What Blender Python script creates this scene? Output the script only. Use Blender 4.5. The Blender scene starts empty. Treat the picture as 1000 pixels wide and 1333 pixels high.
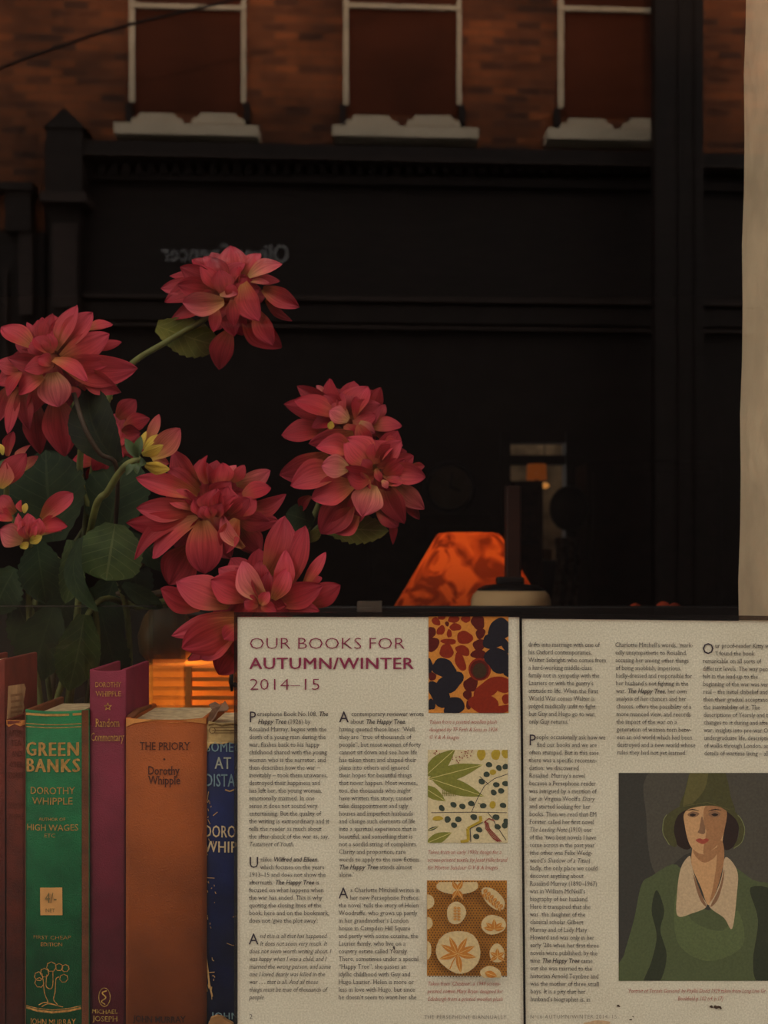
import bpy, math, random
from mathutils import Vector, Matrix
R = random.Random(7)
C = bpy.context.scene.collection
SC = bpy.context.scene

# ------------------------------------------------------------------ camera, world, exposure
FPX, ZC, HROW = 1660.0, 1.45, 750.0          # focal length in pixels, eye height, horizon row
cam_d = bpy.data.cameras.new('camera')
cam_d.sensor_fit = 'HORIZONTAL'; cam_d.sensor_width = 36.0
cam_d.lens = 36.0 * FPX / 1000.0
cam_d.shift_y = (HROW - 666.5) / 1000.0
cam_d.clip_start = 0.05; cam_d.clip_end = 200
cam_d.dof.use_dof = True; cam_d.dof.focus_distance = 0.87; cam_d.dof.aperture_fstop = 19.0
cam = bpy.data.objects.new('camera', cam_d); C.objects.link(cam)
cam.location = (0, 0, ZC); cam.rotation_euler = (math.pi/2, 0, 0)
SC.camera = cam
SC.view_settings.view_transform = 'Standard'; SC.view_settings.look = 'None'
SC.view_settings.gamma = 1.0; SC.view_settings.use_curve_mapping = False
SC.view_settings.exposure = -0.06
world = bpy.data.worlds.new('overcast_sky'); SC.world = world; world.use_nodes = True
bg = world.node_tree.nodes['Background']
bg.inputs[0].default_value = (1.0, 0.955, 0.87, 1); bg.inputs[1].default_value = 3.0
# low hazy evening sun over the shop's roof, falling on the upper half of the house opposite
sun_d = bpy.data.lights.new('sun', 'SUN'); sun_d.energy = 4.2; sun_d.color = (1.0, 0.66, 0.40); sun_d.angle = math.radians(5)
sun = bpy.data.objects.new('sun', sun_d); C.objects.link(sun)
sun.rotation_euler = Vector((0.10, -1.0, -0.14)).to_track_quat('-Z', 'Y').to_euler()
sun.location = (0, 6, 9)
SC.cycles.max_bounces = 10; SC.cycles.transparent_max_bounces = 24

# ------------------------------------------------------------------ helpers
def P(px, py, Y):                            # pixel + distance -> point of the place
    return Vector(((px-500)*Y/FPX, Y, ZC + (HROW-py)*Y/FPX))
def lin(c):
    c /= 255.0
    return c/12.92 if c <= 0.04045 else ((c+0.055)/1.055)**2.4
def S(r, g, b): return (lin(r), lin(g), lin(b))

def new_mat(name):
    m = bpy.data.materials.new(name); m.use_nodes = True
    nt = m.node_tree; return m, nt, nt.nodes['Principled BSDF']
def N(nt, t, **kw):
    n = nt.nodes.new(t)
    for k, v in kw.items(): setattr(n, k, v)
    return n
def mat(name, col, rough=.7, var=.12, scale=60, bump=0.0, bscale=None, metallic=0, spec=.3, dark=None):
    """plain surface with a soft procedural mottling"""
    m, nt, b = new_mat(name)
    tc = N(nt, 'ShaderNodeTexCoord'); nz = N(nt, 'ShaderNodeTexNoise')
    nz.inputs['Scale'].default_value = scale; nz.inputs['Detail'].default_value = 4
    nt.links.new(tc.outputs['Object'], nz.inputs['Vector'])
    rp = N(nt, 'ShaderNodeValToRGB')
    d = dark if dark else tuple(max(0, c*(1-2*var)) for c in col)
    l = tuple(min(1, c*(1+var)) for c in col)
    rp.color_ramp.elements[0].position = .3; rp.color_ramp.elements[1].position = .7
    rp.color_ramp.elements[0].color = (*d, 1); rp.color_ramp.elements[1].color = (*l, 1)
    nt.links.new(nz.outputs['Fac'], rp.inputs['Fac'])
    nt.links.new(rp.outputs['Color'], b.inputs['Base Color'])
    b.inputs['Roughness'].default_value = rough; b.inputs['Metallic'].default_value = metallic
    b.inputs['Specular IOR Level'].default_value = spec
    if bump:
        n2 = N(nt, 'ShaderNodeTexNoise'); n2.inputs['Scale'].default_value = bscale or scale*4; n2.inputs['Detail'].default_value = 5
        nt.links.new(tc.outputs['Object'], n2.inputs['Vector'])
        bp = N(nt, 'ShaderNodeBump'); bp.inputs['Strength'].default_value = bump; bp.inputs['Distance'].default_value = .002
        nt.links.new(n2.outputs['Fac'], bp.inputs['Height']); nt.links.new(bp.outputs['Normal'], b.inputs['Normal'])
    return m

def thin_glass(name, f0, tint=(1,1,1), rough=0.0, gcol=(1,1,1)):
    m, nt, b = new_mat(name); nt.nodes.remove(b)
    out = [n for n in nt.nodes if n.type == 'OUTPUT_MATERIAL'][0]
    lw = N(nt, 'ShaderNodeLayerWeight'); lw.inputs['Blend'].default_value = .5
    pw = N(nt, 'ShaderNodeMath', operation='POWER'); pw.inputs[1].default_value = 5
    nt.links.new(lw.outputs['Facing'], pw.inputs[0])
    ma = N(nt, 'ShaderNodeMath', operation='MULTIPLY_ADD'); ma.inputs[1].default_value = 1-f0; ma.inputs[2].default_value = f0
    nt.links.new(pw.outputs[0], ma.inputs[0])
    tr = N(nt, 'ShaderNodeBsdfTransparent'); tr.inputs[0].default_value = (*tint, 1)
    gl = N(nt, 'ShaderNodeBsdfGlossy'); gl.inputs['Roughness'].default_value = rough; gl.inputs[0].default_value = (*gcol, 1)
    mx = N(nt, 'ShaderNodeMixShader')
    nt.links.new(ma.outputs[0], mx.inputs[0]); nt.links.new(tr.outputs[0], mx.inputs[1]); nt.links.new(gl.outputs[0], mx.inputs[2])
    nt.links.new(mx.outputs[0], out.inputs[0])
    return m

def origin_of(o):
    v = Vector((0, 0, 0))
    while o: v += Vector(o.location); o = o.parent
    return v
class MB:
    """collects shapes for ONE mesh object"""
    def __init__(s): s.v = []; s.f = []; s.m = []; s.uv = []
    def add(s, verts, faces, m=0, uvs=None):
        k = len(s.v); s.v += [Vector(v) for v in verts]
        s.uv += uvs if uvs else [(0, 0)]*len(verts)
        s.f += [tuple(i+k for i in f) for f in faces]; s.m += [m]*len(faces); return s
    def box(s, lo, hi, m=0):
        x0, y0, z0 = lo; x1, y1, z1 = hi
        v = [(x,y,z) for x in (x0,x1) for y in (y0,y1) for z in (z0,z1)]
        return s.add(v, [(0,1,3,2),(4,6,7,5),(0,4,5,1),(2,3,7,6),(0,2,6,4),(1,5,7,3)], m)
    def hexa(s, front, back, m=0):             # two quads in the same order
        v = list(front)+list(back)
        return s.add(v, [(0,1,2,3),(7,6,5,4),(0,4,5,1),(1,5,6,2),(2,6,7,3),(3,7,4,0)], m)
    def prism(s, pts, back, m=0):              # polygon pts (3D) extruded by vector
        n = len(pts); b = [Vector(p)+Vector(back) for p in pts]
        return s.add(list(pts)+b, [tuple(range(n)), tuple(range(2*n-1, n-1, -1))]+[(i, n+i, n+(i+1)%n, (i+1)%n) for i in range(n)], m)
    def lathe(s, c, prof, seg=32, m=0, sx=1, sy=1, cap=True):
        c = Vector(c); v = []; n = len(prof)
        for i in range(seg):
            a = 2*math.pi*i/seg
            for r, z in prof: v.append(c+Vector((r*sx*math.cos(a), r*sy*math.sin(a), z)))
        f = []
        for i in range(seg):
            j = (i+1) % seg
            for k in range(n-1): f.append((i*n+k, j*n+k, j*n+k+1, i*n+k+1))
        if cap:
            f.append(tuple(i*n for i in range(seg-1, -1, -1))); f.append(tuple(i*n+n-1 for i in range(seg)))
        return s.add(v, f, m)
    def tube(s, pts, rad, seg=8, m=0):
        pts = [Vector(p) for p in pts]; n = len(pts)
        if not hasattr(rad, '__len__'): rad = [rad]*n
        v = []; up = Vector((0.3, 0.2, 1)).normalized()
        for i, p in enumerate(pts):
            t = (pts[min(i+1,n-1)]-pts[max(i-1,0)]).normalized()
            a = t.cross(up)
            if a.length < 1e-4: a = t.cross(Vector((1,0,0)))
            a.normalize(); b = t.cross(a)
            for k in range(seg):
                q = 2*math.pi*k/seg; v.append(p+(a*math.cos(q)+b*math.sin(q))*rad[i])
        f = [(i*seg+k, i*seg+(k+1)%seg, (i+1)*seg+(k+1)%seg, (i+1)*seg+k) for i in range(n-1) for k in range(seg)]
        f += [tuple(range(seg-1,-1,-1)), tuple(range((n-1)*seg, n*seg))]
        return s.add(v, f, m)
    def ball(s, c, r, m=0, seg=16, rings=10, sq=(1,1,1)):
        c = Vector(c)
        v = [c+Vector((0,0,r*sq[2]))]
        for i in range(1, rings):
            t = math.pi*i/rings
            for k in range(seg):
                a = 2*math.pi*k/seg
                v.append(c+Vector((r*sq[0]*math.sin(t)*math.cos(a), r*sq[1]*math.sin(t)*math.sin(a), r*sq[2]*math.cos(t))))
        v.append(c-Vector((0,0,r*sq[2]))); L = len(v)-1
        f = [(0,1+k,1+(k+1)%seg) for k in range(seg)]
        f += [(1+i*seg+k, 1+(i+1)*seg+k, 1+(i+1)*seg+(k+1)%seg, 1+i*seg+(k+1)%seg) for i in range(rings-2) for k in range(seg)]
        f += [(L, 1+(rings-2)*seg+(k+1)%seg, 1+(rings-2)*seg+k) for k in range(seg)]
        return s.add(v, f, m)
    def build(s, name, mats, parent=None, smooth=False, bevel=0):
        o0 = origin_of(parent)
        me = bpy.data.meshes.new(name)
        me.from_pydata([v-o0 for v in s.v], [], s.f)
        mats = mats if isinstance(mats, (list, tuple)) else [mats]
        for m in mats: me.materials.append(m)
        me.polygons.foreach_set('material_index', s.m)
        ul = me.uv_layers.new(name='UVMap')
        for lp in me.loops: ul.data[lp.index].uv = s.uv[lp.vertex_index]
        if smooth: me.polygons.foreach_set('use_smooth', [True]*len(me.polygons))
        me.update()
        o = bpy.data.objects.new(name, me); C.objects.link(o)
        if parent: o.parent = parent
        if bevel:
            bv = o.modifiers.new('bevel', 'BEVEL'); bv.width = bevel; bv.segments = 2; bv.limit_method = 'ANGLE'
        return o
def thing(name, label, cat, loc, group=None):
    o = bpy.data.objects.new(name, None); C.objects.link(o); o.location = loc; o.empty_display_size = .05
    o['label'] = label; o['category'] = cat
    if group: o['group'] = group
    return o
def tag(o, label, cat, group=None):
    o['label'] = label; o['category'] = cat
    if group: o['group'] = group
    return o
def struct(o, label=None):
    o['kind'] = 'structure'
    if label: o['label'] = label
    return o
def smooth_closed(pts, k=5):
    n = len(pts); out = []
    for i in range(n):
        p0, p1, p2, p3 = pts[i-1], pts[i], pts[(i+1)%n], pts[(i+2)%n]
        for j in range(k):
            t = j/k
            out.append(tuple(.5*((2*p1[a])+(-p0[a]+p2[a])*t+(2*p0[a]-5*p1[a]+4*p2[a]-p3[a])*t*t+(-p0[a]+3*p1[a]-3*p2[a]+p3[a])*t**3) for a in (0,1)))
    return out
def spline(pts, k=8):
    pts = [Vector(p) for p in pts]; q = [2*pts[0]-pts[1]]+pts+[2*pts[-1]-pts[-2]]; out = []
    for i in range(1, len(q)-2):
        p0, p1, p2, p3 = q[i-1:i+3]
        for j in range(k):
            t = j/k
            out.append(.5*((2*p1)+(-p0+p2)*t+(2*p0-5*p1+4*p2-p3)*t*t+(-p0+3*p1-3*p2+p3)*t**3))
    out.append(pts[-1]); return out

# ------------------------------------------------------------------ lettering (glyph outlines of Blender's built-in font)
GC = {}
def _curve(body, bold, shear):
    cu = bpy.data.curves.new('t', 'FONT'); cu.body = body; cu.size = 1; cu.offset = bold; cu.shear = shear
    cu.resolution_u = 2
    ob = bpy.data.objects.new('t', cu); C.objects.link(ob)
    me = ob.to_mesh(); v = [(p.co.x, p.co.y) for p in me.vertices]; f = [tuple(p.vertices) for p in me.polygons]
    ob.to_mesh_clear(); bpy.data.objects.remove(ob); bpy.data.curves.remove(cu)
    return v, f
def _w(s):
    v, f = _curve(s, 0, 0); return max(x for x, y in v)-min(x for x, y in v)
WHH = None
def glyph(ch, bold=0.0, shear=0.0, serif=0.0, dup=0.0):
    global WHH
    key = (ch, bold, shear, serif, dup)
    if key in GC: return GC[key]
    if WHH is None: WHH = _w('HH')
    adv = _w('H'+ch+'H')-WHH
    if ch == ' ': GC[key] = ([], [], max(adv, .22)); return GC[key]
    v, f = _curve(ch, bold, 0.0); v = [(x,y,0) for x, y in v]
    if serif and v and ch not in '.,:;-–‘’“”\'"/·_':
        cnt = {}
        for p in f:
            for a, b in zip(p, p[1:]+p[:1]): cnt[frozenset((a,b))] = cnt.get(frozenset((a,b)), 0)+1
        cen = {}
        for p in f:
            cx = sum(v[i][1] for i in p)/len(p)
            for a, b in zip(p, p[1:]+p[:1]): cen[frozenset((a,b))] = cx
        add = []
        for e, c in cnt.items():
            if c != 1: continue
            a, b = tuple(e)
            if abs(v[a][1]-v[b][1]) > 2e-3: continue
            L = abs(v[a][0]-v[b][0]); y = v[a][1]
            if not (.05 < L < .2): continue
            if ch in 'ij' and y > .6: continue
            x0, x1 = sorted((v[a][0], v[b][0])); up = 1 if cen[e] > y else -1
            add.append((x0-serif, x1+serif, y, y+up*.045))
        for x0, x1, y0, y1 in add:
            k = len(v); v = v+[(x0,y0,1),(x1,y0,1),(x1,y1,1),(x0,y1,1)]; f = f+[(k,k+1,k+2,k+3)]
    if shear: v = [(x+y*shear, y, o) for x, y, o in v]
    if dup:
        k = len(v); v = v+[(x+dup, y+dup*.12, 1) for x, y, o in v]; f = f+[tuple(i+k for i in p) for p in f]; adv += dup
    GC[key] = (v, f, adv); return GC[key]
STY = {'n': dict(bold=-.004, serif=.05), 'b': dict(bold=.012, serif=.04, shear=.22), 'i': dict(bold=-.006, shear=.26, serif=.02),
       's': dict(bold=-.014), 'S': dict(bold=0.0, dup=.03), 'h': dict(bold=.008, serif=.04), 'p': dict(bold=0.0), 'D': dict(bold=0.0, dup=.085), 'q': dict(bold=.0, serif=.06)}
def layout(segs, track=0.0):
    """[(text, style)] -> verts, faces, width in em"""
    V, F, x = [], [], 0.0
    for txt, st in segs:
        for ch in txt:
            v, f, adv = glyph(ch, **STY[st]); k = len(V)
            V += [(a+x, b, o) for a, b, o in v]; F += [tuple(i+k for i in p) for p in f]; x += adv+track
    return V, F, x
CAP = .727
def text_px(mb, segs, x0, ybase, capx, xf, mapf, m=0, x1=None, track=0.0, anchor='l'):
    """lettering from photo pixels: capx = capital height in px, xf = width factor (or fit to x1)"""
    if isinstance(segs, str): segs = [(segs, 'n')]
    V, F, w = layout(segs, track)
    if not V: return 0
    sy = capx/CAP
    if x1 is not None:
        lo = min(a[0] for a in V); hi = max(a[0] for a in V); sx = (x1-x0)/(hi-lo); ox = x0-lo*sx
    else:
        sx = sy*xf; ox = x0
        if anchor == 'c': ox = x0-w*sx/2
    mb.add([mapf(ox+a*sx, ybase-b*sy)-Vector((0,.00006*o,0)) for a, b, o in V], F, m)
    return w*sx
def rich(s):
    """*bold italic*, _italic_"""
    out = []; cur = ''; st = 'n'
    for ch in s:
        if ch in '*_':
            if cur: out.append((cur, st))
            cur = ''; t = 'b' if ch == '*' else 'i'
            st = 'n' if st == t else t
        else: cur += ch
    if cur: out.append((cur, st))
    return out

# ------------------------------------------------------------------ materials
M = {}
M['plaster'] = mat('rough_cream_plaster', S(210,186,152), .85, .10, 16, .9, 60)
M['dark_wall'] = mat('dark_brown_paint', S(58,44,36), .8, .1, 8)
M['dark_wood'] = mat('dark_stained_wood', S(46,33,26), .6, .15, 20)
M['black_wood'] = mat('black_painted_wood', S(26,23,22), .5, .1, 30)
M['sill_wood'] = mat('dull_grey_brown_board', S(70,58,48), .7, .15, 25)
M['street'] = mat('grey_paving', S(52,49,46), .9, .12, 3)
M['front_paint'] = mat('dark_shopfront_paint', S(60,58,56), .6, .1, 6)
M['pane'] = thin_glass('window_glass', .105, (.93,.93,.92))
M['clear'] = thin_glass('clear_vase_glass', .03, (.90,.93,.90), .02)
M['rimglass'] = thin_glass('thick_glass_rim', .28, (.62,.70,.64), .05)
M['film'] = thin_glass('sleeve_edge_plastic', .10, (.50,.44,.42), .15)
def paper_mat():
    m, nt, b = new_mat('printed_cream_paper')
    tc = N(nt,'ShaderNodeTexCoord'); n1 = N(nt,'ShaderNodeTexNoise'); n1.inputs['Scale'].default_value = 900; n1.inputs['Detail'].default_value = 3
    n2 = N(nt,'ShaderNodeTexNoise'); n2.inputs['Scale'].default_value = 14
    nt.links.new(tc.outputs['Object'], n1.inputs[0]); nt.links.new(tc.outputs['Object'], n2.inputs[0])
    r = N(nt,'ShaderNodeValToRGB'); r.color_ramp.elements[0].position=.32; r.color_ramp.elements[1].position=.68
    r.color_ramp.elements[0].color=(*S(200,194,173),1); r.color_ramp.elements[1].color=(*S(228,222,201),1)
    nt.links.new(n1.outputs['Fac'], r.inputs[0])
    r2 = N(nt,'ShaderNodeValToRGB'); r2.color_ramp.elements[0].color=(.93,.92,.9,1); r2.color_ramp.elements[1].color=(1,1,1,1)
    r2.color_ramp.elements[0].position=.35; r2.color_ramp.elements[1].position=.6
    nt.links.new(n2.outputs['Fac'], r2.inputs[0])
    mx = N(nt,'ShaderNodeMix', data_type='RGBA', blend_type='MULTIPLY'); mx.inputs[0].default_value=1
    nt.links.new(r.outputs[0], mx.inputs[6]); nt.links.new(r2.outputs[0], mx.inputs[7]); nt.links.new(mx.outputs[2], b.inputs['Base Color'])
    b.inputs['Roughness'].default_value=.8; b.inputs['Specular IOR Level'].default_value=.15
    return m
M['paper'] = paper_mat()
INK = {}
def ink(r, g, b, var=.08):
    k = (r,g,b)
    if k not in INK: INK[k] = mat('printing_ink_%d_%d_%d' % k, S(r,g,b), .8, var, 700, spec=.15)
    return INK[k]

# ------------------------------------------------------------------ setting: street side (seen only as a reflection in the pane)
MF = .061
def FY(px): return 12.6/(1-MF*(px-500)/FPX)          # distance of the mirrored house front
def FP(px, py, out=0.0, pz=None, ref=None):                     # photo pixel -> point on the house opposite
    Yv = FY(px); Yz = FY(pz if pz is not None else px)
    if ref is not None: Yv0 = Yv; Yv = Yv-ref; Yz = Yz-ref; return Vector(((px-500)/FPX*Yv, 1.66-Yv0+out, ZC+(HROW-py)*Yz/FPX))
    return Vector(((px-500)/FPX*Yv, 1.66-Yv+out, ZC+(HROW-py)*Yz/FPX))
def fbox(mb, x0, x1, y0, y1, d0=-.1, d1=.05, m=0):
    c = (x0+x1)/2 if x1-x0 < 400 else 500
    q = lambda d: [FP(x0,y1,d,c,d1), FP(x1,y1,d,c,d1), FP(x1,y0,d,c,d1), FP(x0,y0,d,c,d1)]
    return mb.hexa(q(d0), q(d1), m)
def brick_mat():
    m, nt, b = new_mat('orange_brick'); tc = N(nt,'ShaderNodeTexCoord')
    sp = N(nt,'ShaderNodeSeparateXYZ'); cb = N(nt,'ShaderNodeCombineXYZ')
    nt.links.new(tc.outputs['Object'], sp.inputs[0]); nt.links.new(sp.outputs['X'], cb.inputs['X']); nt.links.new(sp.outputs['Z'], cb.inputs['Y'])
    br = N(nt,'ShaderNodeTexBrick'); br.inputs['Scale'].default_value = 1; br.inputs['Brick Width'].default_value=.24
    br.inputs['Row Height'].default_value=.082; br.inputs['Mortar Size'].default_value=.010; br.inputs['Mortar Smooth'].default_value=.3
    br.inputs['Color1'].default_value=(.34,.088,.024,1); br.inputs['Color2'].default_value=(.085,.028,.014,1); br.inputs['Mortar'].default_value=(.20,.062,.022,1)
    nt.links.new(cb.outputs[0], br.inputs['Vector'])
    nz = N(nt,'ShaderNodeTexNoise'); nz.inputs['Scale'].default_value=1.3; nt.links.new(tc.outputs['Object'], nz.inputs[0])
    r = N(nt,'ShaderNodeValToRGB'); r.color_ramp.elements[0].color=(.45,.46,.48,1); r.color_ramp.elements[1].color=(1.1,1.1,1.1,1)
    r.color_ramp.elements[0].position=.35; r.color_ramp.elements[1].position=.65
    nt.links.new(nz.outputs['Fac'], r.inputs[0])
    mx = N(nt,'ShaderNodeMix', data_type='RGBA', blend_type='MULTIPLY'); mx.inputs[0].default_value=1
    nt.links.new(br.outputs['Color'], mx.inputs[6]); nt.links.new(r.outputs[0], mx.inputs[7]); nt.links.new(mx.outputs[2], b.inputs['Base Color'])
    b.inputs['Roughness'].default_value=.9; return m
M['brick'] = brick_mat()
M['white'] = mat('white_painted_stone', S(200,180,156), .8, .06, 5)
M['reflection_tint'] = mat('painted_brick_reflection', S(86,40,22), .7, .2, 1.2, spec=.15)  # brown-red colour stands in for the brick mirrored in these panes
M['fascia'] = mat('black_brown_shopfront_paint', S(33,21,18), .7, .12, 4)
M['fascia_edge'] = mat('lit_edge_trim_grey', S(54,40,36), .7, .12, 6)  # lighter grey paints the lit cornice edge; also colours other trim and the pole
M['letter'] = mat('grey_metal_letters', S(150,146,146), .4, .05, 9)

ground = MB().box((-14,-14,-.1),(14,.80,0)).build('ground', M['street']); struct(ground)
b = MB(); fbox(b, -900, 1900, -700, 210, -.35, 0); wall_opp = struct(b.build('wall_opposite', M['brick']))
# shopfront opposite
b = MB(); fbox(b, 58, 1900, 191, 950, -.35, .02); fbox(b, -900, 58, 203, 950, -.35, .02, 1)
struct(b.build('trim_shopfront', [M['fascia'], M['brick']]))
b = MB(); fbox(b, 108, 1900, 190, 206, 0, .30); fbox(b, 108, 1900, 206, 209, .02, .33, 1)
k = 112
while k < 1100: fbox(b, k, k+9, 212, 226, 0, .16); k += 16
fbox(b, 108, 1900, 228, 240, 0, .12, 0); fbox(b, 108, 1900, 386, 392, 0, .13, 1); fbox(b, 108, 1900, 398, 420, 0, .09); fbox(b, 108, 1900, 424, 428, 0, .12, 1)
struct(b.build('trim_cornice', [M['fascia'], M['fascia_edge']]))
b = MB()                                              # console bracket with a little pediment on a pilaster
fbox(b, 60, 107, 165, 250, 0, .34); fbox(b, 52, 112, 250, 262, 0, .38, 1); fbox(b, 64, 104, 262, 420, 0, .2); fbox(b, 58, 110, 420, 950, 0, .16)
b.prism([FP(a_,b_,.36,83,.36) for a_,b_ in ((56,166),(112,166),(98,152),(83,140),(70,152))], (0,-.36,0))
fbox(b, 68, 100, 290, 400, .2, .23, 1)
struct(b.build('trim_pilaster', [M['fascia'], M['fascia_edge']]))
b = MB(); fbox(b, -60, 42, 236, 246, 0, .22); fbox(b, 6, 40, 246, 300, 0, .18); fbox(b, -200, 58, 300, 950, 0, .06); fbox(b, 24, 42, 300, 410, .06, .14, 1); fbox(b, 4, 9, 350, 520, .06, .1, 1)
struct(b.build('trim_neighbour', [M['fascia'], M['fascia_edge'], M['white']]))
def sash(n, x0, x1, top, sill, sx0, sx1):
    w = MB(); fbox(w, x0+5, x1-5, -330, sill-15, -.02, .012)
    wo = struct(w.build('window_%d' % n, M['reflection_tint']))
    f = MB()
    fbox(f, x0, x0+7, -330, sill-28, 0, .05); fbox(f, x1-6, x1, -330, sill-28, 0, .05); fbox(f, x0, x1, top, top+6, 0, .06)
    f.build('window_frame', M['white'], wo)
    s_ = MB(); fbox(s_, sx0, sx1, sill, sill+14, 0, .30); s_.build('sill', M['white'], wo)
    for a0, a1 in ((x0+2, (x0+x1)/2-5), ((x0+x1)/2+5, x1-1)):
        c_ = (a0+a1)/2; pp = [(a0,sill),(a1,sill),(a1-2,sill-7),(a1-9,sill-8),(a1-12,sill-14),(a0+12,sill-14),(a0+9,sill-8),(a0+2,sill-7)]
        q = MB().prism([FP(a,bb,.2,c_,.2) for a,bb in pp], (0,-.16,0)); q.build('window_box', M['white'], wo)
    h = MB()
    for c_ in (x0-1, x1+1): fbox(h, c_-4, c_+4, sill-28, sill-4, 0, .12)
    h.build('bracket', M['fascia'], wo)
sash(2, 168, 320, 5, 161, 148, 336)
sash(3, 447, 601, 5, 164, 433, 623)
sash(4, 727, 882, 9, 168, 713, 905)
b = MB(); text_px(b, [('Oliver Spencer','S')], 0, 0, 1, 1, lambda x, y: Vector((x, 0, -y)))
v0 = min(v.x for v in b.v); v1 = max(v.x for v in b.v)
# the letters read the right way round in the street and mirrored in the pane
def sgn(v):
    px = 376-(v.x-v0)/(v1-v0)*(376-210); return FP(px, 341-v.z*25.0, .045, 293, .045)
b.v = [sgn(v) for v in b.v]
tag(b.build('sign_lettering', M['letter']), 'grey shop name lettering on the dark fascia across the street', 'sign')
pts = [FP(-60,178,.9), FP(0,151,.9), FP(90,117,.9), FP(178,88,.9), FP(300,58,.9), FP(430,22,.9), FP(560,-30,.9)]
tag(MB().tube(spline(pts), .014).build('overhead_cable', M['fascia']), 'thin dark cable strung across the brick house front opposite', 'cable')
b = MB(); fbox(b, 853, 916, -400, 800, .66, .85); fbox(b, 884, 888, -400, 800, .85, .87); fbox(b, 905, 908, -400, 800, .85, .87)
struct(b.build('pillar', M['fascia']))
b = MB(); b.box((-7,.80,2.75),(7,.98,8.0)); b.box((-4,.80,0),(4,.98,1.02)); b.box((-4,.80,1.02),(-1.5,.98,2.75)); b.box((.60,.80,1.02),(4,.98,2.75))
struct(b.build('wall_front', M['front_paint']))

# ------------------------------------------------------------------ setting: shop side
pane = struct(MB().box((-1.5,.8285,1.02),(.60,.8305,2.75)).build('window_1', M['pane']))
# one surface only, so that the pane mirrors once
pm = pane.data; pm.clear_geometry(); pm.from_pydata([(-1.5,.83,1.02),(.6,.83,1.02),(.6,.83,2.75),(-1.5,.83,2.75)], [], [(0,1,2,3)]); pm.materials.clear(); pm.materials.append(M['pane'])
# plastered reveal at the right
b = MB(); rows = 40; prof = []
for i in range(rows+1):
    z = 1.0+1.78*i/rows
    Yc = 1.035-.018*max(0, (z-1.42))/.45
    prof.append([(.2852+.0012*math.sin(z*37)+.001*math.sin(z*91), .834, z), (.2850+.001*math.sin(z*53+1), .90, z), (.2850+.001*math.sin(z*67+2), .96, z),
                 (.2848+.0009*math.sin(z*47), Yc-.012, z), (.2875, Yc-.003, z), (.294, Yc+.001, z), (.46, Yc+.002, z), (.60, Yc+.002, z), (.60,.834,z)])
vs = [p for r_ in prof for p in r_]; n = 9
fs = [(i*n+k, i*n+(k+1)%n, (i+1)*n+(k+1)%n, (i+1)*n+k) for i in range(rows) for k in range(n)]
b.add(vs, fs); struct(b.build('wall_right', M['plaster'], smooth=True))
struct(MB().box((-1.5,.834,1.10),(.2849,1.42,1.137)).build('window_1_sill', M['sill_wood']))
struct(MB().box((-3,.98,-.02),(3.2,9,0)).build('floor', M['dark_wood']))
struct(MB().box((-3,.98,2.9),(3.2,9,3.0)).build('ceiling', M['dark_wall']))
struct(MB().box((-3.1,.98,0),(-3,9,2.9)).build('wall_left', M['dark_wall']))
struct(MB().box((3.2,.98,0),(3.3,9,2.9)).build('wall_side', M['dark_wall']))
YB = 6.6
bx0, bx1 = P(664,0,YB).x, P(736,0,YB).x; bz1 = P(0,576,YB).z
b = MB(); b.box((-3,YB,0),(bx0,YB+.12,2.9)); b.box((bx1,YB,0),(3.2,YB+.12,2.9)); b.box((bx0,YB,bz1),(bx1,YB+.12,2.9))
struct(b.build('wall_back', M['dark_wall']))
M['pale'] = mat('pale_grey_wall', S(156,134,106), .8, .3, 7)
struct(MB().box((-.3,8.2,0),(2.6,8.3,2.9)).build('wall_far', M['pale']))
b = MB(); z_ = P(0,597,YB).z
b.box((bx0,YB+.02,z_-.03),(bx1,YB+.08,z_+.02)); b.box((bx0-.05,YB-.03,0),(bx0,YB,bz1+.05)); b.box((bx1,YB-.03,0),(bx1+.05,YB,bz1+.05))
struct(b.build('door_1_frame', M['dark_wood']))
def lamp_light(name, loc, e, col, r=.02, parent=None):
    d = bpy.data.lights.new(name, 'POINT'); d.energy = e; d.color = col; d.shadow_soft_size = r
    o = bpy.data.objects.new(name, d); C.objects.link(o)
    if parent: o.parent = parent; o.location = Vector(loc)-origin_of(parent)
    else: o.location = loc
    return o

lamp_light('back_room_light', (.95,7.7,2.5), 2.2, (1,.86,.7), .08)
lamp_light('added_fill_light', (-2.3,4.2,2.6), 4.5, (1,.72,.45), .1)  # unseen warm fill, added to brighten the dim interior
# ------------------------------------------------------------------ deep in the shop
ck = P(586,634,YB-.06)
t = thing('wall_clock', 'round dark-rimmed clock high on the dim back wall', 'clock', ck)
def disc(c, r, y0, y1, seg=40):
    return [(Vector((c.x+r*math.cos(2*math.pi*i/seg), y0, c.z+r*math.sin(2*math.pi*i/seg)))) for i in range(seg)]
MB().prism(disc(ck,.112,YB-.05,0), (0,.05,0)).build('face', mat('dim_clock_face', S(150,136,118), .6, .1, 10), t)
rim = MB(); pp = [Vector((ck.x+.122*math.cos(a*math.pi/24), YB-.05, ck.z+.122*math.sin(a*math.pi/24))) for a in range(49)]
rim.tube(pp, .014); rim.build('rim', M['black_wood'], t, True)
h = MB(); h.tube([ck+Vector((0,0,0)), ck+Vector((.01,0,.075))], .004); h.tube([ck, ck+Vector((.05,0,-.02))], .005); h.build('hands', M['black_wood'], t)

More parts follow.
